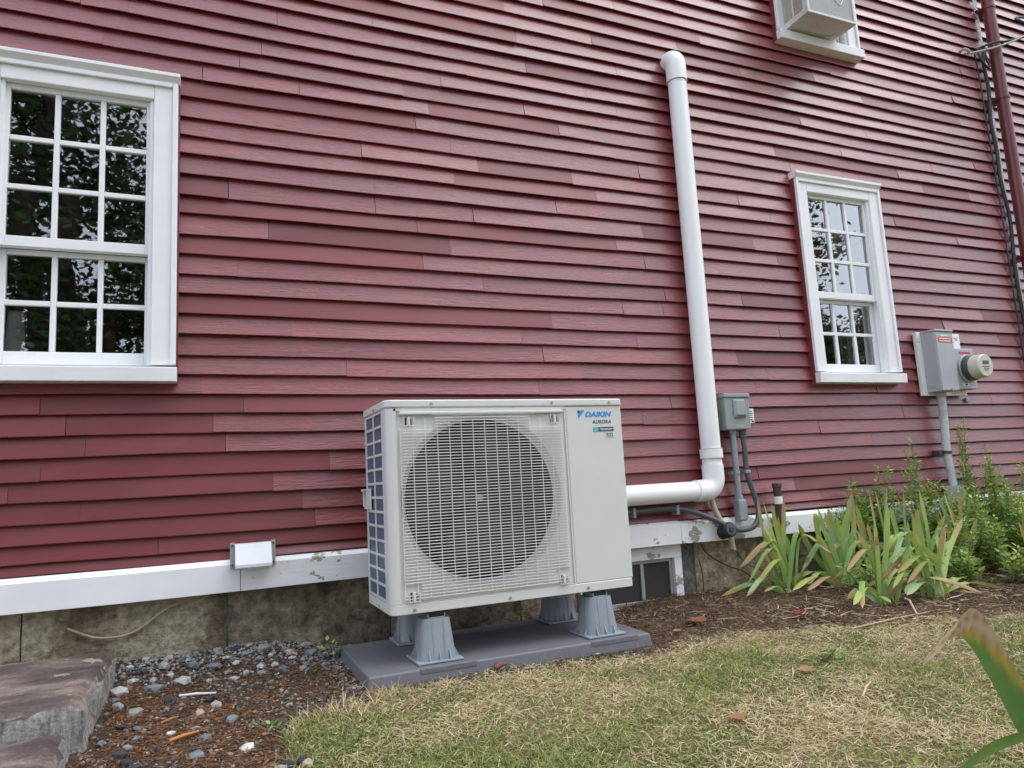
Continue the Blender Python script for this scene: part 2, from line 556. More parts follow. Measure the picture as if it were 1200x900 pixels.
ROWZ = [.176, .211, .268, .334, .4, .469, .543, .613, .684, .75, .819, .889, .966, 1.04, 1.117, 1.189, 1.262, 1.338, 1.418, 1.486, 1.567, 1.646, 1.716, 1.789, 1.873, 1.945, 2.017, 2.088, 2.159, 2.227, 2.302, 2.366, 2.44, 2.51]
while ROWZ[-1] < 4.5:
    ROWZ.append(ROWZ[-1] + 0.0715)
JOINTS = {1: [-0.67], 2: [2.14], 3: [-0.9, -0.9, -0.2, 1.92], 4: [-0.3, 2.08], 5: [-0.1, 1.91, 2.71], 6: [-0.46, 1.44, 2.35, 3.49], 7: [-0.5, 1.29, 2.97], 8: [-0.4, 1.45], 9: [-0.54, 0.78, 1.96], 10: [-0.03, 2.04], 11: [0.81, 1.86], 12: [-0.23, 0.71, 1.29, 2.22], 13: [0.86, 2.15, 3.87], 14: [0.29, 1.23, 1.45, 3.39], 15: [-0.42, 0.55, 1.47, 1.93, 3.74], 16: [0.29, 2.12], 17: [-0.31, 0.41, 1.37, 2.26, 3.66], 18: [0.27, 1.22, 2.19], 19: [-0.45, 0.1, 0.52, 1.37, 2.04], 20: [0.1, 0.92], 21: [-0.53, 0.44, 1.13, 1.4, 2.17, 3.62], 22: [0.05, 0.55, 1.01, 1.97, 3.1], 23: [-0.54, 0.43, 1.38, 2.08], 24: [0.28, 1.24], 25: [-0.54, -0.19, 0.34, 0.96, 1.45, 2.35, 3.38, 3.79, 3.89], 26: [-0.87, -0.41, 0.23, 0.79, 2.25, 3.18], 27: [-0.33, 0.4, 1.28, 1.99, 2.74, 3.48], 28: [-0.94, -0.79, 0.03, 0.52, 1.12, 2.57, 3.88], 29: [-0.27, 0.32, 0.81, 2.46, 2.96], 30: [0.11, 1.99, 3.47], 31: [0.77, 2.63], 32: [1.17, 2.07, 2.96, 3.81], 33: [0.72, 1.67, 2.6], 34: [3.77], 35: [1.31, 2.22], 36: [1.67], 37: [3.89], 38: [3.8], 40: [3.78], 42: [3.78]}

def sag(x, z):
    return float(0.0045 * snoise(x * 0.9, z * 1.1, 2.0) + 0.0020 * snoise(x * 3.0, z * 9.0, 5.0))

def clapboard(mb, x0, x1, r, ybase=0.489, seed=None):
    g = random.Random(seed)
    z0 = ROWZ[r]
    h = (ROWZ[r + 1] - z0 if r + 1 < len(ROWZ) else 0.0715) + 0.012
    dy = g.uniform(-0.003, 0.002)
    t0, t1 = g.uniform(-0.002, 0.002), g.uniform(-0.002, 0.002)
    warp = g.uniform(-0.0025, 0.0025)
    L = x1 - x0
    n = max(2, min(5, int(L / 0.22)))
    vs, fs = [], []
    for i in range(n + 1):
        t = i / n
        x = x0 + L * t
        zb = z0 + sag(x, z0) + t0 * (1 - t) + t1 * t
        zt = z0 + h + sag(x, z0 + h)
        yb = ybase - 0.002 + dy + warp * math.sin(math.pi * t) + g.uniform(-0.0008, 0.0008)
        yt = ybase + 0.0150
        ex = 0.0
        if i == 0: ex = g.uniform(-0.0, 0.0012)
        vs += [(x + ex, yb, zb), (x + ex, yb - 0.0004, zb + 0.0025), (x + ex, yt, zt), (x, ybase + 0.0235, zt), (x, ybase + 0.0225, zb + 0.022)]
    for i in range(n):
        a, b = i * 5, i * 5 + 5
        for k in range(5):
            k2 = (k + 1) % 5
            fs.append((a + k, b + k, b + k2, a + k2))
    fs.append((0, 1, 2, 3, 4)); fs.append(tuple(n * 5 + k for k in (4, 3, 2, 1, 0)))
    mb.add(vs, fs)

boards = []
for r in range(len(ROWZ)):
    z0 = ROWZ[r]; z1 = ROWZ[r + 1] if r + 1 < len(ROWZ) else z0 + 0.0715
    segs = [(-2.2, WALL_R)]
    for (a, b, c, d) in WINS:
        if z1 > c + 0.04 and z0 < d - 0.03:
            ns = []
            for (p, q) in segs:
                if p < a < q: ns += [(p, a + 0.03), (b - 0.03, q)]
                else: ns.append((p, q))
            segs = ns
    js = [j for j in JOINTS.get(r, [])]
    for (p, q) in segs:
        cuts = [p] + [j for j in js if p + 0.12 < j < q - 0.12] + [q]
        full = [cuts[0]]
        for c in cuts[1:]:
            while c - full[-1] > 1.7:
                full.append(full[-1] + rnd.uniform(0.75, 1.35))
            if c - full[-1] < 0.1 and c != q:
                continue
            full.append(c)
        for a, b in zip(full[:-1], full[1:]):
            boards.append((r, a + 0.0003, b - rnd.choice((-0.0006, -0.0006, 0.0002, 0.0012))))

def seen_size(bd):
    """rough apparent size of a board as it stands before the photographer"""
    r, a, b = bd
    z = ROWZ[r]
    best = 0
    for x in (a, (a + b) / 2, b):
        d = Vector((x, 0.49, z)) - Vector(CC)
        dz = d.dot(Vector(CF))
        u, v = d.dot(Vector(CR)) / dz, d.dot(Vector(CU)) / dz
        if abs(u) < 0.74 and -0.56 < v < 0.56:
            best = max(best, (b - a) / dz ** 2)
    return best

boards.sort(key=seen_size, reverse=True)
rest = MB()
for k, (r, a, b) in enumerate(boards):
    xm = (a + b) / 2
    smooth_new = (xm < -0.15 and ROWZ[r] < 0.74) or rnd.random() < 0.16
    if k < 300:
        mb = MB()
        clapboard(mb, a, b, r, seed=k)
        mb.build('clapboard', 'red_new' if smooth_new else 'red_old', house)
    else:
        clapboard(rest, a, b, r, seed=k)
tag(rest.build('clapboards_beyond', 'red_old', house), kind='stuff')

# set-back wing beyond the corner
wing = MB()
for r in range(len(ROWZ)):
    x = 4.17
    while x < 6.4:
        L = rnd.uniform(0.8, 1.9)
        clapboard(wing, x, min(x + L, 6.5) - 0.002, r, 0.535, seed=9000 + r * 20 + int(x * 10))
        x += L
tag(wing.build('wing_clapboards', 'red_old', house), 'red clapboards of the set-back wing beyond the downspout', kind='stuff')
MB().box(4.128, 4.172, 0.497, 0.62, 0.05, 4.55).build('corner_board', 'trim_peel', house, 0.002)

# sheathing with openings, room shells behind the glass
sh = MB()
def sheet(x0, x1, z0, z1): sh.box(x0, x1, 0.514, 0.545, z0, z1)
zt = 4.55
edges = [-2.2, -1.2, -0.66, 2.38, 2.915, WALL_R]
sheet(edges[0], edges[1], 0.1, zt); sheet(edges[2], edges[3], 0.1, zt); sheet(edges[4], edges[5], 0.1, zt)
sheet(edges[1], edges[2], 0.1, 0.83); sheet(edges[1], edges[2], 1.88, zt)
sheet(edges[3], edges[4], 0.1, 0.84); sheet(edges[3], edges[4], 1.89, 2.735); sheet(edges[3], edges[4], 3.79, zt)
sh.box(WALL_R + 0.045, 6.5, 0.56, 0.6, 0.1, zt)
sh.build('sheathing', 'sheath', house)
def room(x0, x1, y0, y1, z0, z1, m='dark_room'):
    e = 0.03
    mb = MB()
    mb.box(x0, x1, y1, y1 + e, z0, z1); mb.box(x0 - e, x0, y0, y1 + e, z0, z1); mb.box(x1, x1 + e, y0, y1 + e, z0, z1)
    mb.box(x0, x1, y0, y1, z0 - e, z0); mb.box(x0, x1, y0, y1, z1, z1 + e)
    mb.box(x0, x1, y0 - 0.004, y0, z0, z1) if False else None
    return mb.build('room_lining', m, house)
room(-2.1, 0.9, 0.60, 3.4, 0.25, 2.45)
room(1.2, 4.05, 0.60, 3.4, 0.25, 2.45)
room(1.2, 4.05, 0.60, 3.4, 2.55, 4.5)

# water table
WT = [(-2.2, -0.412, 'trim', 0.172), (-0.410, 1.43, 'trim_peel', 0.170), (1.432, 2.02, 'trim_bad', 0.166), (2.022, WALL_R, 'trim_peel', 0.166)]
for (a, b, m, zt_) in WT:
    mb = MB()
    n = 10
    vs, fs = [], []
    for i in range(n + 1):
        x = a + (b - a) * i / n
        w = 0.004 * math.sin(x * 2.1) + rnd.uniform(-0.0012, 0.0012)
        vs += [(x, 0.470, 0.070 + w), (x, 0.4695, zt_ - 0.012 + w * 0.5), (x, 0.487, zt_ + 0.004 + w * 0.5), (x, 0.60, zt_ + 0.004), (x, 0.60, 0.070 + w)]
    for i in range(n):
        for k in range(5):
            k2 = (k + 1) % 5
            fs.append((i * 5 + k, i * 5 + 5 + k, i * 5 + 5 + k2, i * 5 + k2))
    fs += [(0, 1, 2, 3, 4), tuple(n * 5 + k for k in (4, 3, 2, 1, 0))]
    mb.add(vs, fs)
    mb.build('water_table_board', m, house, 0.002)
MB().box(4.172, 6.5, 0.515, 0.6, 0.07, 0.17).build('water_table_board', 'trim_peel', house, 0.002)

# foundation stones
def rock_face(name, x0, x1, z0, z1, m, amp, y=0.532, seed=0):
    nx_, nz_ = max(4, int((x1 - x0) / 0.045)), max(4, int((z1 - z0) / 0.04))
    vs, fs = [], []
    for j in range(nz_ + 1):
        for i in range(nx_ + 1):
            u, v = i / nx_, j / nz_
            edge = min(u, 1 - u) * (x1 - x0)
            edge2 = min(v, 1 - v) * (z1 - z0)
            e = max(0, 1 - min(edge, edge2) / 0.012)
            x = x0 + (x1 - x0) * u; z = z0 + (z1 - z0) * v
            d = amp * float(snoise(x * 9 + seed, z * 9, seed)) + amp * 0.5 * float(snoise(x * 27, z * 27, seed + 3))
            vs.append((x, y + d + 0.010 * e * e, z))
    w = nx_ + 1
    for j in range(nz_):
        for i in range(nx_):
            fs.append((j * w + i, j * w + i + 1, j * w + w + i + 1, j * w + w + i))
    k = len(vs)
    loop = list(range(0, w)) + [j * w + nx_ for j in range(1, nz_ + 1)] + [nz_ * w + i for i in range(nx_ - 1, -1, -1)] + [j * w for j in range(nz_ - 1, 0, -1)]
    back = {}
    for q in loop:
        back[q] = len(vs)
        vs.append((vs[q][0], 0.66, vs[q][2]))
    for a, b in zip(loop, loop[1:] + loop[:1]):
        fs.append((a, b, back[b], back[a]))
    return MB().add(vs, fs).build(name, m, house, smooth=True)
FS = [(-2.2, -1.06, 'mortar_stone', .006), (-1.055, -0.455, 'mortar_stone', .007), (-0.45, 0.12, 'dark_stone', .012), (0.125, 0.66, 'dark_stone', .014), (0.665, 0.925, 'tan_stone', .008),
      (1.545, 2.06, 'tan_stone', .007), (2.065, 2.75, 'dark_stone', .01), (2.755, 3.5, 'mortar_stone', .01), (3.505, 4.16, 'dark_stone', .01), (4.165, 6.5, 'dark_stone', .008)]
for i, (a, b, m, amp) in enumerate(FS):
    rock_face('foundation_stone', a, b, -0.4, 0.076, m, amp, seed=i * 1.7)
rock_face('mortar_patch', 1.462, 1.543, -0.4, 0.076, 'mortar', 0.002, y=0.538, seed=3.3)
MB().box(-2.2, 0.92, 0.5465, 0.72, -0.42, 0.07).box(1.465, 6.5, 0.5465, 0.72, -0.42, 0.07).build('foundation_core', 'mortar', house)

# cellar window, its frame set in the foundation
cw = MB()
X0, X1, Z0, Z1 = 0.93, 1.455, -0.25, 0.066
cw.box(X0, X1, 0.5150, 0.5850, Z1 - 0.055, Z1); cw.box(X0, X1, 0.5150, 0.5850, Z0, Z0 + 0.07)
cw.box(X0, X0 + 0.04, 0.5170, 0.5830, Z0 + 0.071, Z1 - 0.056); cw.box(X1 - 0.04, X1, 0.5170, 0.5830, Z0 + 0.071, Z1 - 0.056)
cw = cw.build('cellar_window', 'trim_peel', house, 0.002)
fr = MB()
a, b, c, d = X0 + 0.0405, X1 - 0.0405, Z0 + 0.0705, Z1 - 0.0555
for (p, q, e, f) in ((a, b, c, c + 0.016), (a, b, d - 0.016, d), (a, a + 0.016, c + 0.0165, d - 0.0165), (b - 0.016, b, c + 0.0165, d - 0.0165), (1.245, 1.262, c + 0.0165, d - 0.0165)):
    fr.box(p, q, 0.5360, 0.5600, e, f)
fr.build('sash', 'aluminium', cw, 0.0015)
for (p, q) in ((a + 0.017, 1.2445), (1.2625, b - 0.017)):
    MB().box(p, q, 0.5460, 0.5490, c + 0.017, d - 0.017).build('pane', 'screen', cw)
MB().box(X0, X1, 0.5855, 0.5865, Z0, Z1).build('screen_backing', 'black', cw)

# double-hung windows: nine panes over six
def window(x0, z0, tall=True, head=1.92, ac=False):
    W = 0.62
    x1 = x0 + W
    zs, zh = z0, z0 + (head - 0.79)              # sill bottom, head top
    cas = MB()
    yf = 0.462
    cas.box(x0, x0 + 0.079, yf, 0.56, zs + 0.062, zh - 0.028)
    cas.box(x1 - 0.079, x1, yf, 0.56, zs + 0.062, zh - 0.028)
    cas.box(x0 + 0.0795, x1 - 0.0795, yf + 0.001, 0.56, zh - 0.095, zh - 0.028)
    win = cas.build('window', 'trim', house, 0.003)
    cap = MB()
    cap.add([(x0 - 0.006, yf - 0.004, zh - 0.028), (x0 - 0.006, yf - 0.022, zh - 0.008), (x0 - 0.006, yf - 0.022, zh + 0.004), (x0 - 0.006, 0.50, zh + 0.012), (x0 - 0.006, 0.50, zh - 0.028),
             (x1 + 0.006, yf - 0.004, zh - 0.028), (x1 + 0.006, yf - 0.022, zh - 0.008), (x1 + 0.006, yf - 0.022, zh + 0.004), (x1 + 0.006, 0.50, zh + 0.012), (x1 + 0.006, 0.50, zh - 0.028)],
            [(0, 1, 2, 3, 4), (9, 8, 7, 6, 5)] + [(k, (k + 1) % 5, 5 + (k + 1) % 5, 5 + k) for k in range(5)])
    cap.build('head_moulding', 'trim', win, 0.0015)
    bandm = MB()
    for p, q in ((x0 + 0.001, x0 + 0.018), (x1 - 0.018, x1 - 0.001)):
        bandm.box(p, q, yf - 0.010, yf, zs + 0.0625, zh - 0.0285)
    bandm.box(x0 + 0.019, x1 - 0.019, yf - 0.010, yf + 0.0005, zh - 0.046, zh - 0.0285)
    bandm.build('band_moulding', 'trim', win, 0.003)
    for p, q in ((x0 - 0.006, x0 - 0.0005), (x1 + 0.0005, x1 + 0.006)):      # thin red strips along both outer casing edges
        MB().box(p, q, 0.4665, 0.51, zs + 0.001, zh - 0.029).build('edge_strip', 'red_new', win)
    sill = MB()
    sill.add([(x, y, z) for x in (x0 - 0.004, x1 + 0.004) for (y, z) in ((0.435, zs), (0.433, zs + 0.05), (0.56, zs + 0.066), (0.56, zs))],
             [(0, 1, 2, 3), (7, 6, 5, 4), (0, 4, 5, 1), (1, 5, 6, 2), (2, 6, 7, 3), (3, 7, 4, 0)])
    sill.build('sill', 'trim', win, 0.003)
    a, b = x0 + 0.0797, x1 - 0.0797
    ztop = zh - 0.0955
    zmid = zs + 0.46
    def sash(yfr, zlo, zhi, rows, top, bot, name):
        st = 0.024
        mb = MB()
        mb.box(a + 0.001, a + st, yfr, yfr + 0.03, zlo, zhi); mb.box(b - st, b - 0.001, yfr, yfr + 0.03, zlo, zhi)
        mb.box(a + st, b - st, yfr + 0.0003, yfr + 0.0297, zhi - top, zhi); mb.box(a + st, b - st, yfr + 0.0003, yfr + 0.0297, zlo, zlo + bot)
        mb.build('sash', 'trim', win, 0.002)
        xs = np.linspace(a + st, b - st, 4)
        zsn = np.linspace(zlo + bot, zhi - top, rows + 1)
        for k in (1, 2):
            MB().box(xs[k] - 0.0085, xs[k] + 0.0085, yfr + 0.002, yfr + 0.024, zlo + bot, zhi - top).build('muntin', 'trim', win, 0.003)
        for k in range(1, rows):
            for q in range(3):
                MB().box(xs[q] + (0.0086 if q else 0), xs[q + 1] - (0.0086 if q < 2 else 0), yfr + 0.0025, yfr + 0.0235, zsn[k] - 0.0085, zsn[k] + 0.0085).build('muntin', 'trim', win, 0.002)
        for i in range(3):
            for j in range(rows):
                tl = rnd.uniform(-0.0012, 0.0012); tz = rnd.uniform(-0.0012, 0.0012)
                p0, p1, q0, q1 = xs[i], xs[i + 1], zsn[j], zsn[j + 1]
                y = yfr + 0.012
                MB().add([(p0, y - tl - tz, q0), (p1, y + tl - tz, q0), (p1, y + tl + tz, q1), (p0, y - tl + tz, q1)], [(0, 1, 2, 3)]).build('pane', 'glass', win, recalc=False)
    sash(0.490, zmid, ztop, 3, 0.020, 0.036, 'upper')
    if not ac:
        sash(0.5225, zs + 0.0675, zmid + 0.0, 2, 0.018, 0.044, 'lower')
    # parting stops
    st = MB()
    for p, q in ((a - 0.0005, a + 0.012), (b - 0.012, b + 0.0005)):
        st.box(p, q, 0.474, 0.4895, zs + 0.063, ztop)
    st.build('parting_stop', 'trim', win, 0.001)
    return win
window(-1.24, 0.79)
window(2.338, 0.80)
window(2.338, 2.695, ac=True)

# things indoors that show through the glass
lamp = MB()
lamp.tube([(-1.117, 0.595, 0.90), (-1.117, 0.595, 1.05)], [0.032, 0.022], 20, caps=False)
lamp.tube([(-1.117, 0.595, 0.90), (-1.117, 0.595, 1.05)], [0.030, 0.020], 20, caps=False)
tag(lamp.build('lampshade', 'lampshade', None, smooth=True, loc=(-1.117, 0.595, 0.90)), 'small white cone lampshade behind the glass of the window with dark reflections', 'lampshade')
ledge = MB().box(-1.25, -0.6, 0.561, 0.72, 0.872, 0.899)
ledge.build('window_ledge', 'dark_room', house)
cur = MB()
vs, fs = [], []
for i in range(41):
    x = 2.72 + 0.19 * i / 40
    y = 0.63 + 0.012 * math.sin(i * 1.1) + 0.005 * math.sin(i * 2.7)
    vs += [(x, y, 0.86), (x, y, 1.9), (x, y + 0.002, 1.9), (x, y + 0.002, 0.86)]
for i in range(40):
    k = i * 4
    for q in range(4):
        fs.append((k + q, k + 4 + q, k + 4 + (q + 1) % 4, k + (q + 1) % 4))
cur.add(vs, fs)
tag(cur.build('curtain', 'curtain', None, smooth=True, loc=(2.8, 0.63, 0.86)), 'pale folded curtain hanging inside the window beside the electric meter', 'curtain')

# ------------------------------------------------------------------ equipment pad
PADZ = -0.152
pad = thing('equipment_pad', 'dark grey plastic pad lying on bare soil under the heat pump', 'equipment pad', (0.40, 0.19, -0.21))
px0, px1, py0, py1 = -0.085, 0.885, -0.056, 0.43
pm = MB()
pm.frustum((px0 + px1) / 2, (py0 + py1) / 2, -0.212, PADZ - 0.0, (px1 - px0) / 2 + 0.008, (py1 - py0) / 2 + 0.008, (px1 - px0) / 2, (py1 - py0) / 2)
pm.build('slab', 'pad', pad, 0.006, segs=3)
for xa, xb in ((0.07, 0.25), (0.655, 0.835)):
    MB().box(xa, xb, py0 - 0.0035, py0 + 0.02, PADZ - 0.016, PADZ + 0.0008).build('edge_lip', 'pad', pad, 0.002)

# ------------------------------------------------------------------ risers
def riser(cx, cy, label):
    t = thing('riser', label, 'riser', (cx, cy, PADZ), 'grey risers under the heat pump')
    z0 = PADZ + 0.0015
    MB().box(cx - 0.073, cx + 0.073, cy - 0.073, cy + 0.073, z0, z0 + 0.007).build('flange', 'riser', t, 0.002)
    body = MB()
    n = 24
    def ring(half, z):
        pts = []
        for k in range(n):
            a = 2 * math.pi * (k + 0.5) / n
            c, s = math.cos(a), math.sin(a)
            m = (abs(c) ** 5 + abs(s) ** 5) ** (-1 / 5)
            pts.append((cx + half * m * c, cy + half * m * s, z))
        return pts
    rings = [ring(0.0585, z0 + 0.0075), ring(0.0565, z0 + 0.03), ring(0.0455, z0 + 0.128), ring(0.040, z0 + 0.1285)]
    vs = [p for r_ in rings for p in r_]
    fs = [(i * n + k, i * n + (k + 1) % n, (i + 1) * n + (k + 1) % n, (i + 1) * n + k) for i in range(3) for k in range(n)]
    fs += [tuple(reversed(range(n))), tuple(range(3 * n, 4 * n))]
    body.add(vs, fs)
    body.build('body', 'riser', t, smooth=True)
    def ribs(off, hgt, thick, nm):
        for (dx, dy) in ((1, 0), (-1, 0), (0, 1), (0, -1)):
            for o in off:
                b0, b1 = 0.0585, 0.0585 - 0.0125 * (hgt / 0.12)
                e0, e1 = (0.070, b1 + 0.0015) if hgt < 0.05 else (0.0605, 0.0475)
                if dx:
                    pts = [(cx + dx * (b0 - 0.012), cy + o, z0 + 0.0072), (cx + dx * e0, cy + o, z0 + 0.0072), (cx + dx * e1, cy + o, z0 + 0.007 + hgt), (cx + dx * (b1 - 0.012), cy + o, z0 + 0.007 + hgt)]
                    d = Vector((0, thick, 0))
                else:
                    pts = [(cx + o, cy + dy * (b0 - 0.012), z0 + 0.0072), (cx + o, cy + dy * e0, z0 + 0.0072), (cx + o, cy + dy * e1, z0 + 0.007 + hgt), (cx + o, cy + dy * (b1 - 0.012), z0 + 0.007 + hgt)]
                    d = Vector((thick, 0, 0))
                a = [Vector(p) - d for p in pts]; b = [Vector(p) + d for p in pts]
                MB().add(a + b, [(0, 1, 2, 3), (7, 6, 5, 4)] + [(k, k + 4, (k + 1) % 4 + 4, (k + 1) % 4) for k in range(4)]).build(nm, 'riser', t)
    ribs((-0.033, 0.0, 0.033), 0.026, 0.0013, 'gusset')
    ribs((-0.018, 0.018), 0.116, 0.0011, 'rib')
    br = MB()
    br.box(cx - 0.028, cx + 0.028, cy - 0.040, cy + 0.040, z0 + 0.1288, z0 + 0.1318)
    br.box(cx - 0.0285, cx - 0.0255, cy - 0.0395, cy + 0.0395, z0 + 0.132, z0 + 0.142)
    br.box(cx + 0.0255, cx + 0.0285, cy - 0.0395, cy + 0.0395, z0 + 0.132, z0 + 0.142)
    br.build('bracket', 'riser', t, 0.001)
    MB().box(cx - 0.025, cx + 0.025, cy - 0.036, cy + 0.036, z0 + 0.1319, 0.0002).build('rubber_foot', 'black', t, 0.002)
    return t
riser(0.146, 0.048, 'grey ribbed riser on the lawn side under the fan grille')
riser(0.735, 0.045, 'grey ribbed riser on the lawn side under the plain logo panel')
riser(0.160, 0.350, 'grey riser in shade near the house wall under the coil end')
riser(0.735, 0.350, 'grey riser in shade near the house wall beside the cellar window')

# ------------------------------------------------------------------ heat pump
HW, HH, HD = 0.87, 0.668, 0.326
hp = thing('heat_pump', 'beige outdoor heat pump with a round fan behind a wire grille', 'heat pump', (HW / 2, HD / 2, 0))
def rrect(x0, x1, y0, y1, rad, n=6):
    """outline with rounded front corners (counter-clockwise from above)"""
    pts = []
    for (cx_, cy_, a0) in ((x0 + rad, y0 + rad, math.pi), (x1 - rad * 0.5, y0 + rad * 0.5, 1.5 * math.pi)):
        rr = rad if a0 < 4 else rad * 0.5
        for k in range(n + 1):
            a = a0 + 0.5 * math.pi * k / n
            pts.append((cx_ + rr * math.cos(a), cy_ + rr * math.sin(a)))
    pts += [(x1, y1), (x0, y1)]
    return pts
def slab_mesh(outline, z0, z1):
    n = len(outline)
    vs = [(x, y, z0) for x, y in outline] + [(x, y, z1) for x, y in outline]
    return MB().add(vs, [tuple(reversed(range(n))), tuple(range(n, 2 * n))] + [(k, (k + 1) % n, n + (k + 1) % n, n + k) for k in range(n)])
slab_mesh(rrect(0, HW, 0, HD, 0.024), 0.0, 0.030).build('base_pan', 'beige', hp, 0.002, smooth=True)
slab_mesh(rrect(-0.004, HW + 0.004, -0.004, HD + 0.003, 0.026), 0.642, HH).build('top_lid', 'beige', hp, 0.005, smooth=True, segs=3)

# front panel: plate with a round hole, rounded left corner
FX, FZ, FR = 0.325, 0.341, 0.283
fp = MB()
n = 64
x0, x1, z0, z1 = 0.034, 0.636, 0.034, 0.630
def sq(a):
    c, s = math.cos(a), math.sin(a)
    tx = ((x1 - FX) if c > 0 else (FX - x0)) / max(abs(c), 1e-6)
    tz = ((z1 - FZ) if s > 0 else (FZ - z0)) / max(abs(s), 1e-6)
    t_ = min(tx, tz)
    return (FX + c * t_, FZ + s * t_)
angs = sorted([2 * math.pi * k / n for k in range(n)] + [math.atan2(zz - FZ, xx - FX) % (2 * math.pi) for xx in (x0, x1) for zz in (z0, z1)])
na = len(angs)
R1, R2 = FR, FR - 0.020
outer = [sq(a) for a in angs]
vs = [(x, 0.005, z) for x, z in outer]
vs += [(FX + math.cos(a) * R1, 0.005, FZ + math.sin(a) * R1) for a in angs]
vs += [(FX + math.cos(a) * (R1 - 0.005), 0.010, FZ + math.sin(a) * (R1 - 0.006)) for a in angs]
vs += [(FX + math.cos(a) * R2, 0.030, FZ + math.sin(a) * R2) for a in angs]
fs = []
for i in range(3):
    for k in range(na):
        k2 = (k + 1) % na
        fs.append((i * na + k, i * na + k2, (i + 1) * na + k2, (i + 1) * na + k))
fp.add(vs, fs)
fp.build('fan_shroud', 'beige', hp, smooth=True)
MB().tube([(FX, 0.0302, FZ), (FX, 0.14, FZ)], R2, 64, caps=False).build('fan_tunnel_shade', 'black', hp, smooth=True)  # black in place of beige, shade of the opening put into colour
# surround of the shroud: flush front frame and the rounded corner post
fr_ = MB()
fr_.box(0.025, 0.645, 0.0, 0.014, 0.6305, 0.6415)
fr_.box(0.025, 0.645, 0.0, 0.014, 0.0305, 0.0335)
fr_.box(0.6365, 0.6425, 0.0, 0.014, 0.034, 0.630)
fr_.build('front_frame', 'beige', hp, 0.0015)
post = []
for k in range(9):
    a = math.pi + 0.5 * math.pi * k / 8
    post.append((0.024 + 0.024 * math.cos(a), 0.024 + 0.024 * math.sin(a)))
post = [(0.0, 0.052)] + post + [(0.0335, 0.0), (0.0335, 0.006), (0.006, 0.052)]
slab_mesh(post, 0.0305, 0.6415).build('corner_post', 'beige', hp, smooth=True)
sp = MB()
sp.box(0.644, HW, 0.001, 0.014, 0.0305, 0.6415)
sp.box(HW - 0.014, HW, 0.0145, HD, 0.0305, 0.6415)
sp.build('service_panel', 'beige', hp, 0.003)
MB().box(0.30, HW - 0.0145, HD - 0.014, HD, 0.0305, 0.6415).build('rear_panel', 'beige', hp, 0.002)
MB().box(0.655, 0.660, 0.03, HD - 0.02, 0.031, 0.641).build('partition', 'coil_shade', hp)

# coil: blue fins behind the open left side and a rear coil coloured dark as interior shade
MB().box(0.005, 0.034, 0.054, HD - 0.012, 0.0305, 0.6415).build('side_coil', 'coil', hp)
MB().box(0.035, 0.654, HD - 0.045, HD - 0.016, 0.0305, 0.6415).build('rear_coil', 'coil_shade', hp)
sg = MB()
ys = (0.054, 0.078, 0.172, 0.196, 0.292, HD)
for (a, b) in ((0.0525, 0.066), (0.181, 0.194), (0.306, HD)):
    sg.box(0.0, 0.004, a, b, 0.0305, 0.6415)
nr = 13
for k in range(nr + 1):
    z = 0.033 + (0.6415 - 0.042) * k / nr
    for (a, b) in ((0.0662, 0.1808), (0.1942, 0.3058)):
        sg.box(0.0004, 0.0036, a, b, z, z + 0.0085)
sg.build('side_grille', 'beige', hp, 0.0008)
hd = MB()
hd.box(-0.002, 0.0002, 0.240, 0.304, 0.318, 0.392)
hd.box(-0.024, -0.0022, 0.268, 0.300, 0.383, 0.390)
hd.box(-0.012, -0.0022, 0.268, 0.274, 0.330, 0.3828)
hd.box(-0.018, -0.0022, 0.294, 0.300, 0.330, 0.3828)
hd.box(-0.014, -0.0022, 0.2682, 0.2998, 0.322, 0.3298)
hd.build('sensor_bracket', 'beige', hp, 0.002)

# fan and motor, blackened to paint in the shaded interior
fan = MB()
fan.cyl((FX, 0.115, FZ), (FX, 0.062, FZ), 0.062, 32, 0.050)
fan = fan.build('fan_hub', 'fan', hp, 0.004, smooth=True)
for k in range(3):
    vs, fs = [], []
    a0 = 2 * math.pi * k / 3 + 0.5
    nr_, na_ = 7, 9
    for side in (0, 1):
        for i in range(nr_ + 1):
            r_ = 0.052 + (0.248 - 0.052) * i / nr_
            for j in range(na_ + 1):
                u = j / na_
                span = 1.75 - 0.35 * (i / nr_)
                a = a0 + span * (u - 0.5) + 0.35 * (i / nr_)
                y = 0.125 - 0.055 * u + 0.004 * side - 0.012 * math.sin(math.pi * u)
                vs.append((FX + r_ * math.cos(a), y, FZ + r_ * math.sin(a)))
    w = na_ + 1
    m0 = (nr_ + 1) * w
    for i in range(nr_):
        for j in range(na_):
            q = i * w + j
            fs.append((q, q + 1, q + w + 1, q + w)); fs.append((m0 + q + w, m0 + q + w + 1, m0 + q + 1, m0 + q))
    edge = [i for i in range(w)] + [i * w + na_ for i in range(1, nr_ + 1)] + [nr_ * w + j for j in range(na_ - 1, -1, -1)] + [i * w for i in range(nr_ - 1, 0, -1)]
    for a, b in zip(edge, edge[1:] + edge[:1]):
        fs.append((a, b, m0 + b, m0 + a))
    MB().add(vs, fs).build('fan_blade', 'fan', fan, smooth=True)
MB().cyl((FX, 0.0615, FZ), (FX, 0.050, FZ), 0.012, 16).build('hub_nut', 'steel', fan)
mb = MB()
mb.box(0.17, 0.46, 0.17, 0.185, 0.05, 0.06); mb.box(0.27, 0.36, 0.15, 0.23, FZ - 0.05, FZ + 0.05)
for x in (0.22, 0.40):
    mb.box(x - 0.01, x + 0.01, 0.186, 0.20, 0.05, 0.63)
mb.build('fan_motor', 'black', hp, 0.003)

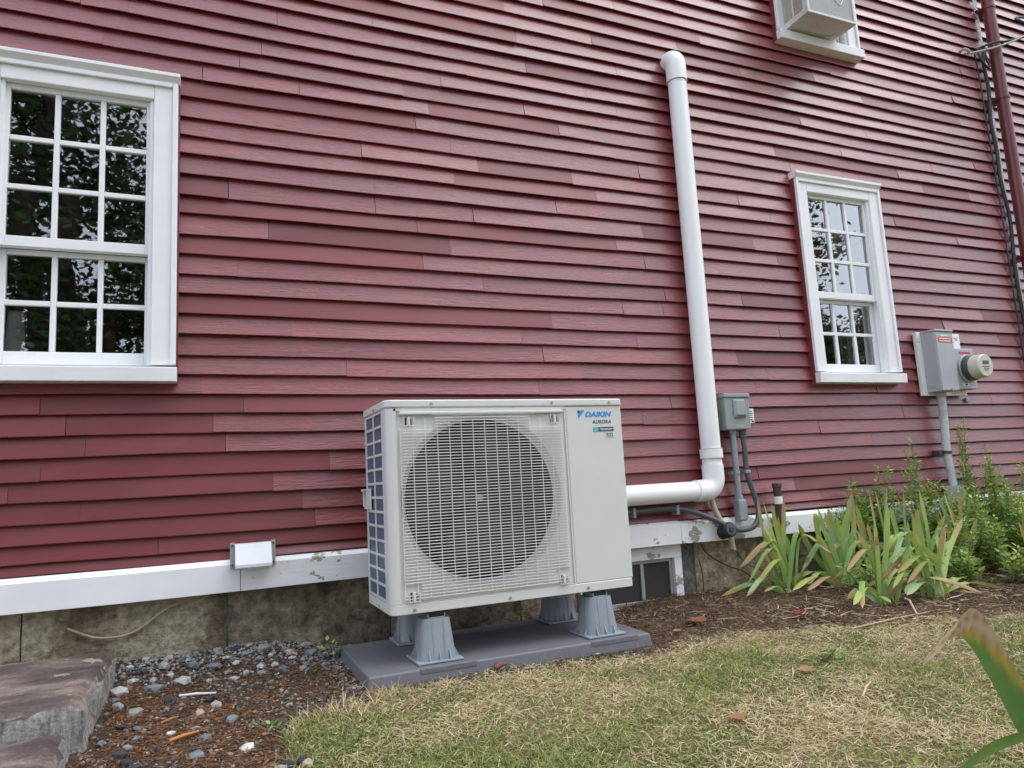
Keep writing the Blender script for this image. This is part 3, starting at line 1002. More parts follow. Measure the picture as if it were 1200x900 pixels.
# wire grille
gl = MB()
ga, gb, gc_, gd = 0.046, 0.622, 0.046, 0.618
nh = 60
for k in range(nh + 1):
    z = gc_ + (gd - gc_) * k / nh
    if k > nh - 5:
        parts = [(0.16, 0.50)] if k < nh else [(ga, gb)]
        if k == nh: parts = [(0.15, 0.52)]
    elif k < 5 and k > 0:
        parts = [(0.10, 0.565)] if k > 1 else [(ga, gb)]
    else:
        parts = [(ga, gb)]
    for (p, q) in parts:
        gl.box(p, q, -0.0075, -0.0035, z - 0.0012, z + 0.0012)
gl.build('grille_wires', 'grille', hp)
gv = MB()
nv = 14
for k in range(nv + 1):
    x = ga + (gb - ga) * k / nv
    top = gd - 0.012 if 1 < k < nv - 1 else gd - 0.042
    gv.box(x - 0.0009, x + 0.0009, -0.0034, -0.0005, gc_ + (0.0 if 1 < k < nv - 1 else 0.0), top)
gv.build('grille_bars', 'grille', hp)
MB().box(0.043, 0.630, -0.010, 0.011, 0.6185, 0.6295).build('grille_top_rail', 'beige', hp, 0.003)
for (x, z) in ((0.056, 0.598), (0.578, 0.598), (0.056, 0.052), (0.578, 0.052)):
    c = MB()
    c.box(x, x + 0.036, -0.0105, -0.008, z - 0.016, z - 0.0135); c.box(x, x + 0.003, -0.0105, -0.008, z - 0.0133, z + 0.016)
    c.box(x + 0.013, x + 0.021, -0.0108, 0.0045, z - 0.0133, z + 0.014); c.box(x + 0.033, x + 0.036, -0.0105, -0.008, z - 0.0133, z + 0.014)
    c.build('grille_clip', 'beige', hp, 0.001)
    MB().box(x + 0.004, x + 0.0125, 0.0035, 0.0048, z - 0.012, z + 0.012).build('clip_slot', 'gauge', hp)
    MB().box(x + 0.0265, x + 0.032, -0.006, 0.0048, z - 0.010, z + 0.008).build('clip_screw', 'steel', hp, 0.001)
for (x, z, y) in ((0.152, 0.655, -0.0045), (0.589, 0.655, -0.0045), (0.821, 0.655, -0.0045), (0.074, 0.012, -0.0005), (0.395, 0.012, -0.0005), (0.688, 0.014, -0.0005)):
    MB().cyl((x, y, z), (x, y - 0.003, z), 0.0052, 10).build('screw', 'steel', hp, 0.001)
for (y, z) in ((0.15, 0.652), (0.16, 0.012)):
    MB().cyl((0.0 - (0.0045 if z > 0.3 else 0.0005), y, z), (-0.0075 if z > 0.3 else -0.0035, y, z), 0.005, 10).build('screw', 'steel', hp, 0.001)

# printing on the plain panel
yp = 0.0002
lg = MB()
lg.add([(0.690, yp, 0.626), (0.703, yp, 0.6265), (0.6915, yp, 0.611)], [(0, 1, 2)])
lg.build('logo_triangle', 'navy_ink', hp)
lg = MB()
lg.add([(0.7045, yp, 0.6265), (0.719, yp, 0.627), (0.6925, yp, 0.596), (0.6918, yp, 0.609)], [(0, 1, 2, 3)])
lg.build('logo_triangle', 'blue_ink', hp)
text('DAIKIN', 0.7195, 0.6035, 0.0245, yp, 'blue_ink', hp, 'maker_lettering', 0.25, 0.0011, 0.110)
text('AURORA', 0.748, 0.5785, 0.0185, yp, 'navy_ink', hp, 'model_lettering', 0.12, 0.0002, 0.078)
MB().box(0.750, 0.7715, yp - 0.0006, yp + 0.001, 0.550, 0.5655).build('sticker', 'teal_ink', hp)
MB().box(0.7717, 0.833, yp - 0.0006, yp + 0.001, 0.550, 0.5655).build('sticker', 'navy_ink', hp)
text('<Inverter>', 0.776, 0.5545, 0.0115, yp - 0.0008, 'white_ink', hp, 'sticker_lettering', 0.0, 0.0002, 0.054)
MB().box(0.800, 0.8335, yp - 0.0005, yp + 0.001, 0.527, 0.548).build('sticker', 'pale_ink', hp)
text('R32', 0.8035, 0.531, 0.0185, yp - 0.0007, 'navy_ink', hp, 'sticker_lettering', 0.0, 0.0003, 0.0265)

# ------------------------------------------------------------------ line-set cover
ls = thing('line_set_cover', 'tall white plastic line set cover pipe climbing the red clapboards', 'pipe cover', (1.613, 0.44, 0.30))
PR, PXC, PYC = 0.0455, 1.613, 0.4415
def halfround(path, r, n=18):
    return MB().tube(path, r, n)
halfround([(PXC, PYC, z) for z in (0.41, 1.0, 1.7, 2.31)], PR, 24).build('vertical_duct', 'pvc', ls, smooth=True)
RB = 0.058
arc = [(PXC - RB + RB * math.cos(a), PYC, 0.300 + RB - RB * math.sin(a)) for a in [math.pi / 2 * k / 10 for k in range(11)]]
halfround([(PXC, PYC, 0.415)] + arc + [(PXC - RB - 0.05, PYC, 0.300)], PR + 0.004, 24).build('elbow', 'pvc', ls, smooth=True)
halfround([(PXC - RB - 0.045, PYC, 0.300), (1.1, PYC - 0.004, 0.300), (0.74, PYC - 0.01, 0.300)], PR - 0.001, 24).build('horizontal_duct', 'pvc', ls, smooth=True)
halfround([(PXC, PYC, 0.445), (PXC, PYC, 0.487)], PR + 0.0065, 24).build('coupling', 'pvc', ls, 0.002, smooth=True)
arc = [(PXC, PYC + 0.045 - 0.045 * math.cos(a), 2.385 + 0.045 * math.sin(a)) for a in [math.pi / 2 * k / 8 for k in range(9)]]
halfround([(PXC, PYC, 2.30)] + arc + [(PXC, 0.515, 2.43)], PR + 0.005, 24).build('wall_cap', 'pvc', ls, smooth=True)
for z in (2.299, 0.4875, 0.4445):
    MB().tube([(PXC, PYC, z - 0.0012), (PXC, PYC, z + 0.0012)], PR + 0.0072 if z < 1 else PR + 0.0058, 24).build('joint_seam', 'seam', ls, smooth=True)

# ------------------------------------------------------------------ disconnect switch and its conduits
db = thing('disconnect_box', 'small grey metal disconnect box on red clapboards beside the white pipe', 'switch box', (1.76, 0.45, 0.58))
bx = MB(); bx.box(1.698, 1.842, 0.418, 0.486, 0.572, 0.722); bx.build('case', 'box_grey', db, 0.004)
MB().box(1.694, 1.846, 0.412, 0.4865, 0.7225, 0.742).build('hood', 'box_grey', db, 0.004)
mb = MB(); mb.add([(1.742, 0.4175, 0.622), (1.815, 0.4175, 0.622), (1.815, 0.4175, 0.716), (1.742, 0.4175, 0.716), (1.750, 0.400, 0.640), (1.807, 0.400, 0.640), (1.803, 0.404, 0.708), (1.754, 0.404, 0.708)],
       [(3, 2, 1, 0), (4, 5, 6, 7), (0, 1, 5, 4), (1, 2, 6, 5), (2, 3, 7, 6), (3, 0, 4, 7)])
mb.build('pull_cover', 'box_grey', db, 0.004)
mb = MB(); mb.box(1.8425, 1.885, 0.440, 0.486, 0.600, 0.672); mb.build('side_case', 'panel_grey', db, 0.003)
MB().box(1.8455, 1.883, 0.4388, 0.4399, 0.603, 0.669).build('sticker', 'white_ink', db)
for i, z in enumerate((0.658, 0.648, 0.640, 0.628, 0.618)):
    MB().box(1.849, 1.872 + 0.004 * (i % 2), 0.4380, 0.4387, z - 0.0018, z + 0.0018).build('printed_line', 'navy_ink', db)
MB().box(1.866, 1.879, 0.4380, 0.4387, 0.606, 0.614).build('printed_mark', 'navy_ink', db)
MB().box(1.754, 1.790, 0.4165, 0.4178, 0.578, 0.590).build('latch', 'steel', db, 0.001)

rc = thing('rigid_conduit', 'straight grey plastic conduit dropping from the disconnect box to the white board', 'conduit', (1.76, 0.455, 0.16))
MB().cyl((1.757, 0.452, 0.571), (1.757, 0.452, 0.262), 0.0138, 16).build('pipe', 'conduit', rc, smooth=True)
mb = MB(); mb.box(1.733, 1.781, 0.428, 0.4695, 0.150, 0.250); mb.build('body', 'conduit', rc, 0.008)
MB().box(1.7815, 1.785, 0.432, 0.462, 0.158, 0.238).build('cover', 'conduit', rc, 0.001)
MB().cyl((1.757, 0.452, 0.249), (1.757, 0.452, 0.268), 0.019, 16).build('collar', 'conduit', rc, smooth=True)
MB().cyl((1.757, 0.452, 0.571), (1.757, 0.452, 0.558), 0.018, 16).build('collar', 'conduit', rc, smooth=True)
st_ = MB(); st_.cyl((1.757, 0.452, 0.366), (1.757, 0.452, 0.380), 0.0162, 16); st_.box(1.733, 1.742, 0.455, 0.486, 0.366, 0.380)
st_.build('strap', 'conduit', rc, smooth=True)

fx = thing('flexible_conduit', 'dark grey flexible conduit looping from the disconnect box back behind the heat pump', 'conduit', (1.7, 0.45, 0.13))
pth = spline([(1.815, 0.452, 0.571), (1.818, 0.452, 0.47), (1.818, 0.452, 0.37), (1.842, 0.446, 0.27), (1.852, 0.436, 0.19), (1.815, 0.427, 0.128), (1.74, 0.424, 0.112), (1.665, 0.424, 0.128), (1.60, 0.43, 0.163), (1.50, 0.445, 0.205), (1.42, 0.455, 0.226), (1.30, 0.46, 0.232), (1.10, 0.46, 0.226), (0.80, 0.46, 0.222)], 10)
MB().tube(pth, 0.0125, 12).build('conduit_run', 'flex', fx, smooth=True)
MB().cyl((1.815, 0.452, 0.571), (1.816, 0.452, 0.535), 0.017, 16).build('connector', 'flex', fx, smooth=True)
for (x, z) in ((1.405, 0.229), (1.178, 0.230)):
    mb = MB(); mb.box(x - 0.007, x + 0.007, 0.441, 0.4855, z - 0.026, z + 0.016)
    mb.build('strap', 'conduit', fx, 0.002)
mb = MB(); mb.box(1.803, 1.832, 0.438, 0.486, 0.366, 0.382); mb.build('strap', 'conduit', fx, 0.003)

cl = thing('pipe_stub', 'short black pipe stub poking through the peeling white board by the conduit loop', 'pipe', (1.655, 0.45, 0.12))
MB().cyl((1.662, 0.478, 0.105), (1.652, 0.405, 0.122), 0.034, 20).build('sleeve', 'black', cl, 0.003, smooth=True)
MB().cyl((1.652, 0.4045, 0.122), (1.6515, 0.398, 0.1225), 0.026, 20).build('plug', 'flex', cl, 0.002, smooth=True)
MB().cyl((1.6515, 0.3978, 0.1225), (1.651, 0.392, 0.123), 0.012, 12).build('plug_nut', 'iron', cl, 0.002, smooth=True)

MB_h = MB().tube(spline([(1.612, 0.468, 0.262), (1.618, 0.462, 0.22), (1.634, 0.452, 0.17), (1.672, 0.440, 0.10), (1.690, 0.445, 0.035), (1.688, 0.446, 0.028)], 8), 0.0125, 12)
tag(MB_h.build('drain_hose', 'tan_hose', None, smooth=True, loc=(1.68, 0.445, 0.03)), 'thin tan drain hose hanging below the white pipe elbow', 'hose')

vp_ = thing('vent_pipe', 'short dark iron vent pipe with a white band above the iris leaves', 'pipe', (1.97, 0.44, 0.10))
MB().cyl((1.975, 0.435, 0.125), (1.975, 0.435, 0.305), 0.019, 20).build('pipe', 'iron', vp_, smooth=True)
MB().cyl((1.975, 0.435, 0.291), (1.975, 0.435, 0.312), 0.0225, 20).build('cap', 'iron', vp_, 0.003, smooth=True)
MB().cyl((1.975, 0.435, 0.215), (1.975, 0.435, 0.250), 0.0198, 20).build('white_band', 'white_ink', vp_, smooth=True)
mb = MB(); mb.tube(spline([(1.975, 0.435, 0.135), (1.974, 0.437, 0.11), (1.972, 0.452, 0.09), (1.972, 0.475, 0.085)], 5), 0.026, 16); mb.build('elbow', 'iron', vp_, smooth=True)

# ------------------------------------------------------------------ electric service
bb = MB(); bb.box(3.112, 3.47, 0.462, 0.486, 0.732, 1.09)
tag(bb.build('meter_board', 'trim_peel', None, 0.003, loc=(3.29, 0.475, 0.732)), 'white painted backboard behind the grey breaker box and meter', 'board')
ep = thing('breaker_box', 'tall light grey breaker box with a red warning label', 'breaker box', (3.21, 0.42, 0.745))
MB().box(3.143, 3.288, 0.378, 0.4615, 0.748, 1.078).build('case', 'panel_grey', ep, 0.004)
MB().box(3.1475, 3.284, 0.3745, 0.3777, 0.752, 1.062).build('door', 'panel_grey', ep, 0.002)
MB().box(3.140, 3.291, 0.371, 0.461, 1.0785, 1.090).build('hood', 'panel_grey', ep, 0.003)
MB().box(3.163, 3.272, 0.3735, 0.3743, 1.018, 1.046).build('warning_label', 'red_label', ep)
for z in (1.038, 1.025):
    MB().box(3.170, 3.262, 0.3729, 0.3734, z - 0.0025, z + 0.0025).build('label_line', 'white_ink', ep)
MB().box(3.185, 3.245, 0.3735, 0.3743, 1.052, 1.0585).build('faded_label', 'white_ink', ep)
MB().box(3.215, 3.235, 0.366, 0.374, 0.746, 0.762).build('latch', 'steel', ep, 0.002)
MB().cyl((3.1425, 0.43, 0.79), (3.1405, 0.43, 0.79), 0.018, 20).build('knockout', 'panel_grey', ep, 0.001, smooth=True)
em = thing('electric_meter', 'round cream electric meter in a grey socket with a dark ring', 'electric meter', (3.40, 0.43, 0.76))
MB().box(3.325, 3.485, 0.405, 0.4615, 0.762, 0.992).build('socket', 'panel_grey', em, 0.004)
MB().cyl((3.413, 0.4045, 0.878), (3.413, 0.392, 0.878), 0.079, 36).build('mounting_ring', 'panel_grey', em, 0.003, smooth=True)
MB().cyl((3.413, 0.3915, 0.878), (3.413, 0.362, 0.878), 0.072, 36).build('dark_ring', 'gauge', em, 0.003, smooth=True)
MB().cyl((3.413, 0.3615, 0.878), (3.413, 0.298, 0.878), 0.067, 36, 0.064).build('cover', 'meter_face', em, 0.006, smooth=True)
MB().box(3.388, 3.438, 0.2965, 0.2978, 0.885, 0.905).build('display', 'gauge', em)
text('18402', 0.0 + 3.391, 0.8885, 0.015, 0.2962, 'pale_ink', em, 'display_digits', 0, 0.0002, 0.044) if False else None
for i, z in enumerate((0.872, 0.862, 0.852)):
    MB().box(3.385 + 0.006 * i, 3.441 - 0.006 * i, 0.2970, 0.2978, z - 0.002, z + 0.002).build('printed_line', 'iron', em)
MB().box(3.362, 3.455, 0.4035, 0.4045, 0.962, 0.974).build('warning_label', 'red_label', em)
MB().box(3.352, 3.415, 0.4030, 0.4045, 0.778, 0.796).build('seal_plate', 'white_metal', em, 0.001)
MB().cyl((3.384, 0.4028, 0.787), (3.384, 0.396, 0.787), 0.005, 10).build('seal', 'iron', em)
mc = thing('meter_conduit', 'pale weathered conduit running from the breaker box down into the weeds', 'conduit', (3.21, 0.44, -0.15))
pth = spline([(3.222, 0.442, 0.747), (3.220, 0.443, 0.65), (3.212, 0.444, 0.50), (3.208, 0.444, 0.42), (3.218, 0.443, 0.28), (3.225, 0.442, 0.20)], 6)
MB().tube(pth, 0.021, 18).build('pipe', 'pale_conduit', mc, smooth=True)
mb = MB(); mb.cyl((3.208, 0.444, 0.408), (3.209, 0.444, 0.424), 0.0235, 18); mb.box(3.150, 3.184, 0.448, 0.487, 0.398, 0.430)
mb.build('strap', 'iron', mc, 0.001, smooth=True)
mb = MB(); mb.box(3.190, 3.268, 0.400, 0.4685, -0.19, 0.235); mb.build('lower_cover', 'pale_conduit', mc, 0.003)
MB().cyl((3.222, 0.442, 0.755), (3.222, 0.442, 0.722), 0.027, 18).build('hub', 'panel_grey', mc, 0.002, smooth=True)

# little grey tag on the clapboards under the meter board
tag(MB().box(3.478, 3.512, 0.478, 0.4875, 0.700, 0.722).build('wall_tag', 'conduit', None, 0.001, loc=(3.495, 0.48, 0.70)), 'tiny square grey tag on the clapboards just below the meter', 'tag')

# ------------------------------------------------------------------ vent hood over the white board
vh = thing('vent_hood', 'small white metal vent hood with grey flanges on the white board', 'vent hood', (-0.37, 0.46, 0.14))
for a, b in ((-0.446, -0.431), (-0.312, -0.297)):
    mb = MB(); mb.box(a, b, 0.462, 0.4685, 0.144, 0.232); mb.build('flange', 'aluminium', vh, 0.001)
mb = MB()
P = [(0.466, 0.228), (0.440, 0.226), (0.402, 0.160), (0.402, 0.150), (0.466, 0.150)]
vs = [(x, y, z) for x in (-0.4305, -0.3125) for (y, z) in P]
mb.add(vs, [(0, 1, 2, 3, 4), (9, 8, 7, 6, 5), (0, 5, 6, 1), (1, 6, 7, 2), (2, 7, 8, 3), (4, 9, 5, 0)])
mb.add([(-0.4285, 0.405, 0.156), (-0.3145, 0.405, 0.156), (-0.3145, 0.465, 0.156), (-0.4285, 0.465, 0.156)], [(0, 1, 2, 3)])
mb.build('hood', 'white_metal', vh, 0.0015)
for x in (-0.4385, -0.3045):
    for z in (0.156, 0.222):
        MB().cyl((x, 0.4618, z), (x, 0.459, z), 0.0035, 8).build('screw', 'iron', vh)

# ------------------------------------------------------------------ window air conditioner
ac = thing('window_air_conditioner', 'white window air conditioner jutting from the upper window', 'air conditioner', (2.565, 0.40, 2.76))
ax0, ax1, ay0, ay1, az0, az1 = 2.391, 2.742, 0.293, 0.53, 2.762, 3.10
e = 0.014
mb = MB()
mb.box(ax0, ax1, ay0, ay1, az0, az0 + e); mb.box(ax0, ax1, ay0, ay1, az1 - e, az1)
for (x, y) in ((ax0, ay0), (ax1 - e, ay0), (ax0, ay1 - e), (ax1 - e, ay1 - e)):
    mb.box(x, x + e, y, y + e, az0 + e, az1 - e)
mb.build('cabinet', 'ac_white', ac, 0.002)
MB().box(ax0 + e, ax1 - e, ay0 + 0.006, ay0 + 0.02, az0 + e, az1 - e).build('condenser_fins', 'ac_coil', ac)
for k, (x, z, dx, dz) in enumerate(((2.585, 2.905, .022, -.024), (2.607, 2.881, .016, -.018), (2.623, 2.863, .018, -.006), (2.641, 2.857, .012, .016), (2.653, 2.873, .010, .02), (2.545, 2.90, .006, -.02))):
    MB().tube([(x, ay0 + 0.0045, z), (x + dx, ay0 + 0.0045, z + dz)], 0.0026, 6).build('dent_scratch', 'white_ink', ac)
for xx in (ax0, ax1 - 0.004):
    mb = MB()
    mb.box(xx, xx + 0.004, ay0 + e, ay0 + e + 0.02, az0 + e, az1 - e); mb.box(xx, xx + 0.004, ay1 - e - 0.03, ay1 - e, az0 + e, az1 - e)
    mb.box(xx + 0.0002, xx + 0.0038, 0.388, 0.398, az0 + e, az1 - e)
    for k in range(26):
        z = az0 + 0.03 + k * 0.0115
        mb.box(xx + 0.0004, xx + 0.0036, ay0 + e + 0.02, ay1 - e - 0.03, z, z + 0.0045)
    mb.box(xx, xx + 0.004, ay0 + e + 0.0202, ay1 - e - 0.0302, az0 + e, az0 + 0.029)
    mb.build('side_louvres', 'ac_white', ac)
MB().box(ax0 + 0.03, ax1 - 0.03, ay0 + 0.03, ay1, az0 + 0.02, az1 - 0.03).build('inner_case', 'ac_yellow', ac)
mb = MB(); mb.add([(2.60, 0.50, 2.757), (2.66, 0.50, 2.757), (2.72, 0.40, 2.7615), (2.69, 0.40, 2.7615), (2.60, 0.50, 2.752), (2.66, 0.50, 2.752), (2.72, 0.40, 2.7565), (2.69, 0.40, 2.7565)],
                  [(0, 1, 2, 3), (7, 6, 5, 4), (0, 4, 5, 1), (1, 5, 6, 2), (2, 6, 7, 3), (3, 7, 4, 0)])
mb.build('support_bracket', 'ac_white', ac)
filler = MB()
for k in range(9):
    x = 2.744 + k * 0.0145
    filler.box(x, x + 0.009, 0.516 + 0.006 * (k % 2), 0.528 + 0.006 * (k % 2), 2.763, 3.12)
filler.box(2.742, 2.873, 0.530, 0.536, 2.763, 3.12)
filler.build('side_curtain', 'white_metal', ac, 0.001)
MB().box(2.42, 2.873, 0.525, 0.55, 3.102, 3.16).build('lower_rail', 'white_metal', ac, 0.002)

# ------------------------------------------------------------------ downspout and cables at the corner
dsp = thing('downspout', 'round maroon downspout running down the house corner', 'downspout', (4.19, 0.43, -0.2))
DX, DY = 4.185, 0.440
MB().cyl((DX, DY, -0.25), (DX, DY, 4.5), 0.036, 20).build('pipe', 'maroon', dsp, smooth=True)
for z in (3.29, 2.66, 1.6, 0.7):
    MB().cyl((DX, DY, z - 0.012), (DX, DY, z + 0.012), 0.0405, 20).build('band', 'maroon', dsp, 0.002, smooth=True)
    mb = MB(); mb.box(DX - 0.05, DX + 0.05, DY + 0.02, 0.53, z - 0.008, z + 0.008); mb.build('bracket', 'maroon', dsp)
def cable(name, pts, r, m, label, g=None):
    mb = MB().tube(spline(pts, 8), r, 8)
    return tag(mb.build(name, m, None, smooth=True, loc=pts[-1]), label, 'cable', g)
cable('service_cable', [(4.13, 0.474, 3.02), (4.10, 0.472, 2.9), (4.115, 0.474, 2.72), (4.085, 0.473, 2.5), (4.10, 0.474, 2.3), (4.09, 0.472, 2.1), (4.125, 0.474, 1.85), (4.10, 0.474, 1.5), (4.11, 0.474, 1.1), (4.10, 0.474, 0.2)], 0.011, 'wire', 'thick black cable wandering down beside the maroon downspout')
cable('thin_cable', [(4.02, 0.47, 2.95), (4.045, 0.478, 2.80), (4.05, 0.478, 2.4), (4.06, 0.478, 1.9), (4.055, 0.478, 1.4), (4.06, 0.478, 0.2)], 0.0045, 'wire', 'thin straight black wire on the clapboards left of the thick cable')
cable('overhead_wire', [(4.02, 0.452, 2.975), (4.12, 0.40, 3.01), (4.5, 0.25, 3.10), (6.5, -0.6, 3.75)], 0.008, 'wire', 'black service wire leaving the house corner toward the street')
cable('bare_overhead_wire', [(3.94, 0.48, 2.945), (4.02, 0.445, 2.955), (4.2, 0.36, 3.00), (4.6, 0.2, 3.16), (6.5, -0.6, 3.85)], 0.006, 'pale_wire', 'pale bare wire running from a hook past the maroon downspout')
cable('coiled_wire', [(4.40, 0.40, 3.24), (4.32, 0.36, 3.19), (4.40, 0.33, 3.15), (4.55, 0.33, 3.17), (4.62, 0.36, 3.24), (4.5, 0.4, 3.27), (4.36, 0.38, 3.22), (4.45, 0.34, 3.165), (4.8, 0.3, 3.2), (6.5, -0.4, 3.7)], 0.008, 'wire', 'loose coil of black wire above the pale bare wire')
cable('drip_loop', [(4.02, 0.452, 2.972), (4.03, 0.44, 2.90), (4.07, 0.44, 2.86), (4.12, 0.45, 2.88), (4.13, 0.47, 2.96), (4.11, 0.47, 3.03)], 0.008, 'wire', 'small black drip loop hanging at the wall hook')
hk = MB(); hk.tube(spline([(3.915, 0.498, 2.965), (3.92, 0.465, 2.965), (3.94, 0.455, 2.95), (3.955, 0.468, 2.94)], 5), 0.008, 8)
tag(hk.build('wall_hook', 'pale_wire', None, smooth=True, loc=(3.915, 0.49, 2.96)), 'small metal hook screwed into the clapboards to hold the pale wire', 'hook')

# ------------------------------------------------------------------ stone steps
def stone_block(name, label, x0, x1, y0, y1, z0, z1, seed, step=0.03):
    nx_, ny_, nz_ = int((x1 - x0) / step), int((y1 - y0) / step), max(4, int((z1 - z0) / 0.022))
    bm = bmesh.new()
    def P(i, j, k):
        u, v, w = i / nx_, j / ny_, k / nz_
        x, y, z = x0 + (x1 - x0) * u, y0 + (y1 - y0) * v, z0 + (z1 - z0) * w
        def nn(a, b, s): return float(snoise(a, b, s))
        if i in (0, nx_): x += (0.010 * nn(y * 11, z * 14, seed) + 0.006 * nn(y * 40, z * 30, seed + 1)) * (1 - 0.5 * (k == nz_)) - (0.012 if i else -0.012) * (k == nz_)
        if j in (0, ny_): y += 0.010 * nn(x * 11, z * 14, seed + 2) + 0.006 * nn(x * 40, z * 30, seed + 3)
        if k == nz_: z += 0.006 * nn(x * 6, y * 6, seed + 4) + 0.0035 * nn(x * 19, y * 19, seed + 5) - 0.010 * (i in (0, nx_)) - 0.010 * (j in (0, ny_))
        return (x, y, z)
    cache = {}
    def V(i, j, k):
        if (i, j, k) not in cache: cache[(i, j, k)] = bm.verts.new(P(i, j, k))
        return cache[(i, j, k)]
    def face(a, b, c, d): bm.faces.new((V(*a), V(*b), V(*c), V(*d)))
    for i in range(nx_):
        for j in range(ny_):
            face((i, j, nz_), (i + 1, j, nz_), (i + 1, j + 1, nz_), (i, j + 1, nz_))
    for k in range(nz_):
        for j in range(ny_):
            face((nx_, j, k), (nx_, j + 1, k), (nx_, j + 1, k + 1), (nx_, j, k + 1)); face((0, j + 1, k), (0, j, k), (0, j, k + 1), (0, j + 1, k + 1))
        for i in range(nx_):
            face((i, 0, k), (i + 1, 0, k), (i + 1, 0, k + 1), (i, 0, k + 1)); face((i + 1, ny_, k), (i, ny_, k), (i, ny_, k + 1), (i + 1, ny_, k + 1))
    loc = Vector(((x0 + x1) / 2, (y0 + y1) / 2, z0))
    for v in bm.verts: v.co -= loc
    me = bpy.data.meshes.new(name)
    bm.to_mesh(me); bm.free()
    for p in me.polygons: p.use_smooth = True
    me.set_sharp_from_angle(angle=math.radians(50))
    me.materials.append(M['step'])
    o = bpy.data.objects.new(name, me)
    COL.objects.link(o)
    o.location = loc
    return tag(o, label, 'stone step')

def step_mat():
    m, t, b = new_mat('granite_step')
    g = N(t, 'ShaderNodeNewGeometry')
    sx = N(t, 'ShaderNodeSeparateXYZ')
    t.links.new(g.outputs['True Normal'], sx.inputs[0])
    fine = noise(t, 95, 6, 0.7)
    big = noise(t, 4.5, 6, 0.6, stretch=(1, 2.2, 1))
    topc = ramp(t, [(0.30, (0.060, 0.042, 0.042)), (0.48, (0.125, 0.092, 0.082)), (0.62, (0.26, 0.205, 0.17)), (0.8, (0.34, 0.29, 0.24))], big)
    lich = noise(t, 7.0, 7, 0.65, stretch=(1.6, 1.2, 1))
    lr = ramp(t, [(0.635, 0.0), (0.66, 0.85)], lich)
    tc = mixc(t, lr.outputs[0], topc.outputs[0], (0.38, 0.37, 0.25))
    groove = noise(t, 1.0, 5, 0.65, stretch=(60, 60, 10))
    sidec = ramp(t, [(0.3, (0.13, 0.125, 0.115)), (0.5, (0.30, 0.29, 0.27)), (0.75, (0.45, 0.44, 0.41))], groove)
    up = ramp(t, [(0.45, 0.0), (0.75, 1.0)], sx.outputs[2])
    col = mixc(t, up.outputs[0], sidec.outputs[0], tc)
    r2 = ramp(t, [(0.3, 0.6), (0.7, 1.3)], fine)
    col = mixc(t, 1.0, col, r2.outputs[0], 'MULTIPLY')
    t.links.new(col, b.inputs['Base Color'])
    b.inputs['Roughness'].default_value = 0.85
    ad = N(t, 'ShaderNodeMath', operation='MULTIPLY_ADD')
    t.links.new(groove, ad.inputs[0]); ad.inputs[1].default_value = 1.2
    t.links.new(fine, ad.inputs[2])
    bump(t, b, ad.outputs[0], 0.8, 0.006)
    return m
M['step'] = step_mat()
stone_block('stone_step', 'large weathered granite slab set against the foundation beside the gravel', -2.3, -0.790, -0.135, 0.515, -0.26, -0.080, 1.3)
stone_block('stone_step', 'lower rough granite slab lying in front of the larger slab', -2.2, -0.815, -0.95, -0.150, -0.30, -0.142, 4.1)

# ------------------------------------------------------------------ stones
def gz(x, y): return float(ground_z(x, y))
STONE_COL = {'pale grey': (0.42, 0.41, 0.39), 'white': (0.66, 0.65, 0.63), 'blue grey': (0.17, 0.19, 0.21), 'dark': (0.045, 0.047, 0.052), 'tan': (0.38, 0.31, 0.22), 'grey': (0.26, 0.26, 0.25), 'reddish': (0.24, 0.095, 0.09)}
def stone_geo(c, s, g, flat=0.6):
    bm = bmesh.new()
    bmesh.ops.create_icosphere(bm, subdivisions=1, radius=1.0)
    rot = Matrix.Rotation(g.uniform(0, 6.28), 3, 'Z') @ Matrix.Rotation(g.uniform(-0.35, 0.35), 3, 'X')
    sx, sy, sz = s * g.uniform(0.8, 1.3), s * g.uniform(0.6, 0.95), s * flat * g.uniform(0.7, 1.1)
    k = [Vector((g.gauss(0, 1), g.gauss(0, 1), g.gauss(0, 1))).normalized() for _ in range(5)]
    vs = []
    for v in bm.verts:
        p = v.co * g.uniform(0.86, 1.1)
        for n_ in k:
            d = p.dot(n_)
            if d > 0.68: p -= n_ * (d - 0.68)
        vs.append(rot @ Vector((p.x * sx, p.y * sy, p.z * sz)) + Vector(c))
    fs = [[v.index for v in f.verts] for f in bm.faces]
    bm.free()
    return vs, fs
g = random.Random(21)
def loose(x, y, s, kind, label, flat=0.6, name='stone'):
    c = (x, y, gz(x, y) + s * flat * 0.35)
    f_ = g.uniform(0.8, 1.15); col = tuple(v * f_ for v in STONE_COL[kind])
    vs, fs = stone_geo(c, s, g, flat)
    mb = MB().add(vs, fs, col)
    return tag(mb.build(name, 'pebble', None, loc=(x, y, gz(x, y))), label, 'stone', 'loose stones on the soil by the granite slabs')
SL = {'pale grey': 'pale grey angular stone lying on the gravel against the foundation', 'white': 'small white stone lying among brown pine needles', 'blue grey': 'blue grey stone half sunk among pine needles by the slabs',
      'dark': 'dark slate-coloured stone on the soil near the granite slabs', 'tan': 'tan rounded stone among litter near the granite slabs', 'grey': 'mid grey stone on the bare soil near the slabs', 'reddish': 'reddish stone beside the larger granite slab'}
placed = []
kinds = ['pale grey'] * 4 + ['white'] * 1 + ['blue grey'] * 4 + ['dark'] * 4 + ['tan'] * 3 + ['grey'] * 5
tries = 0
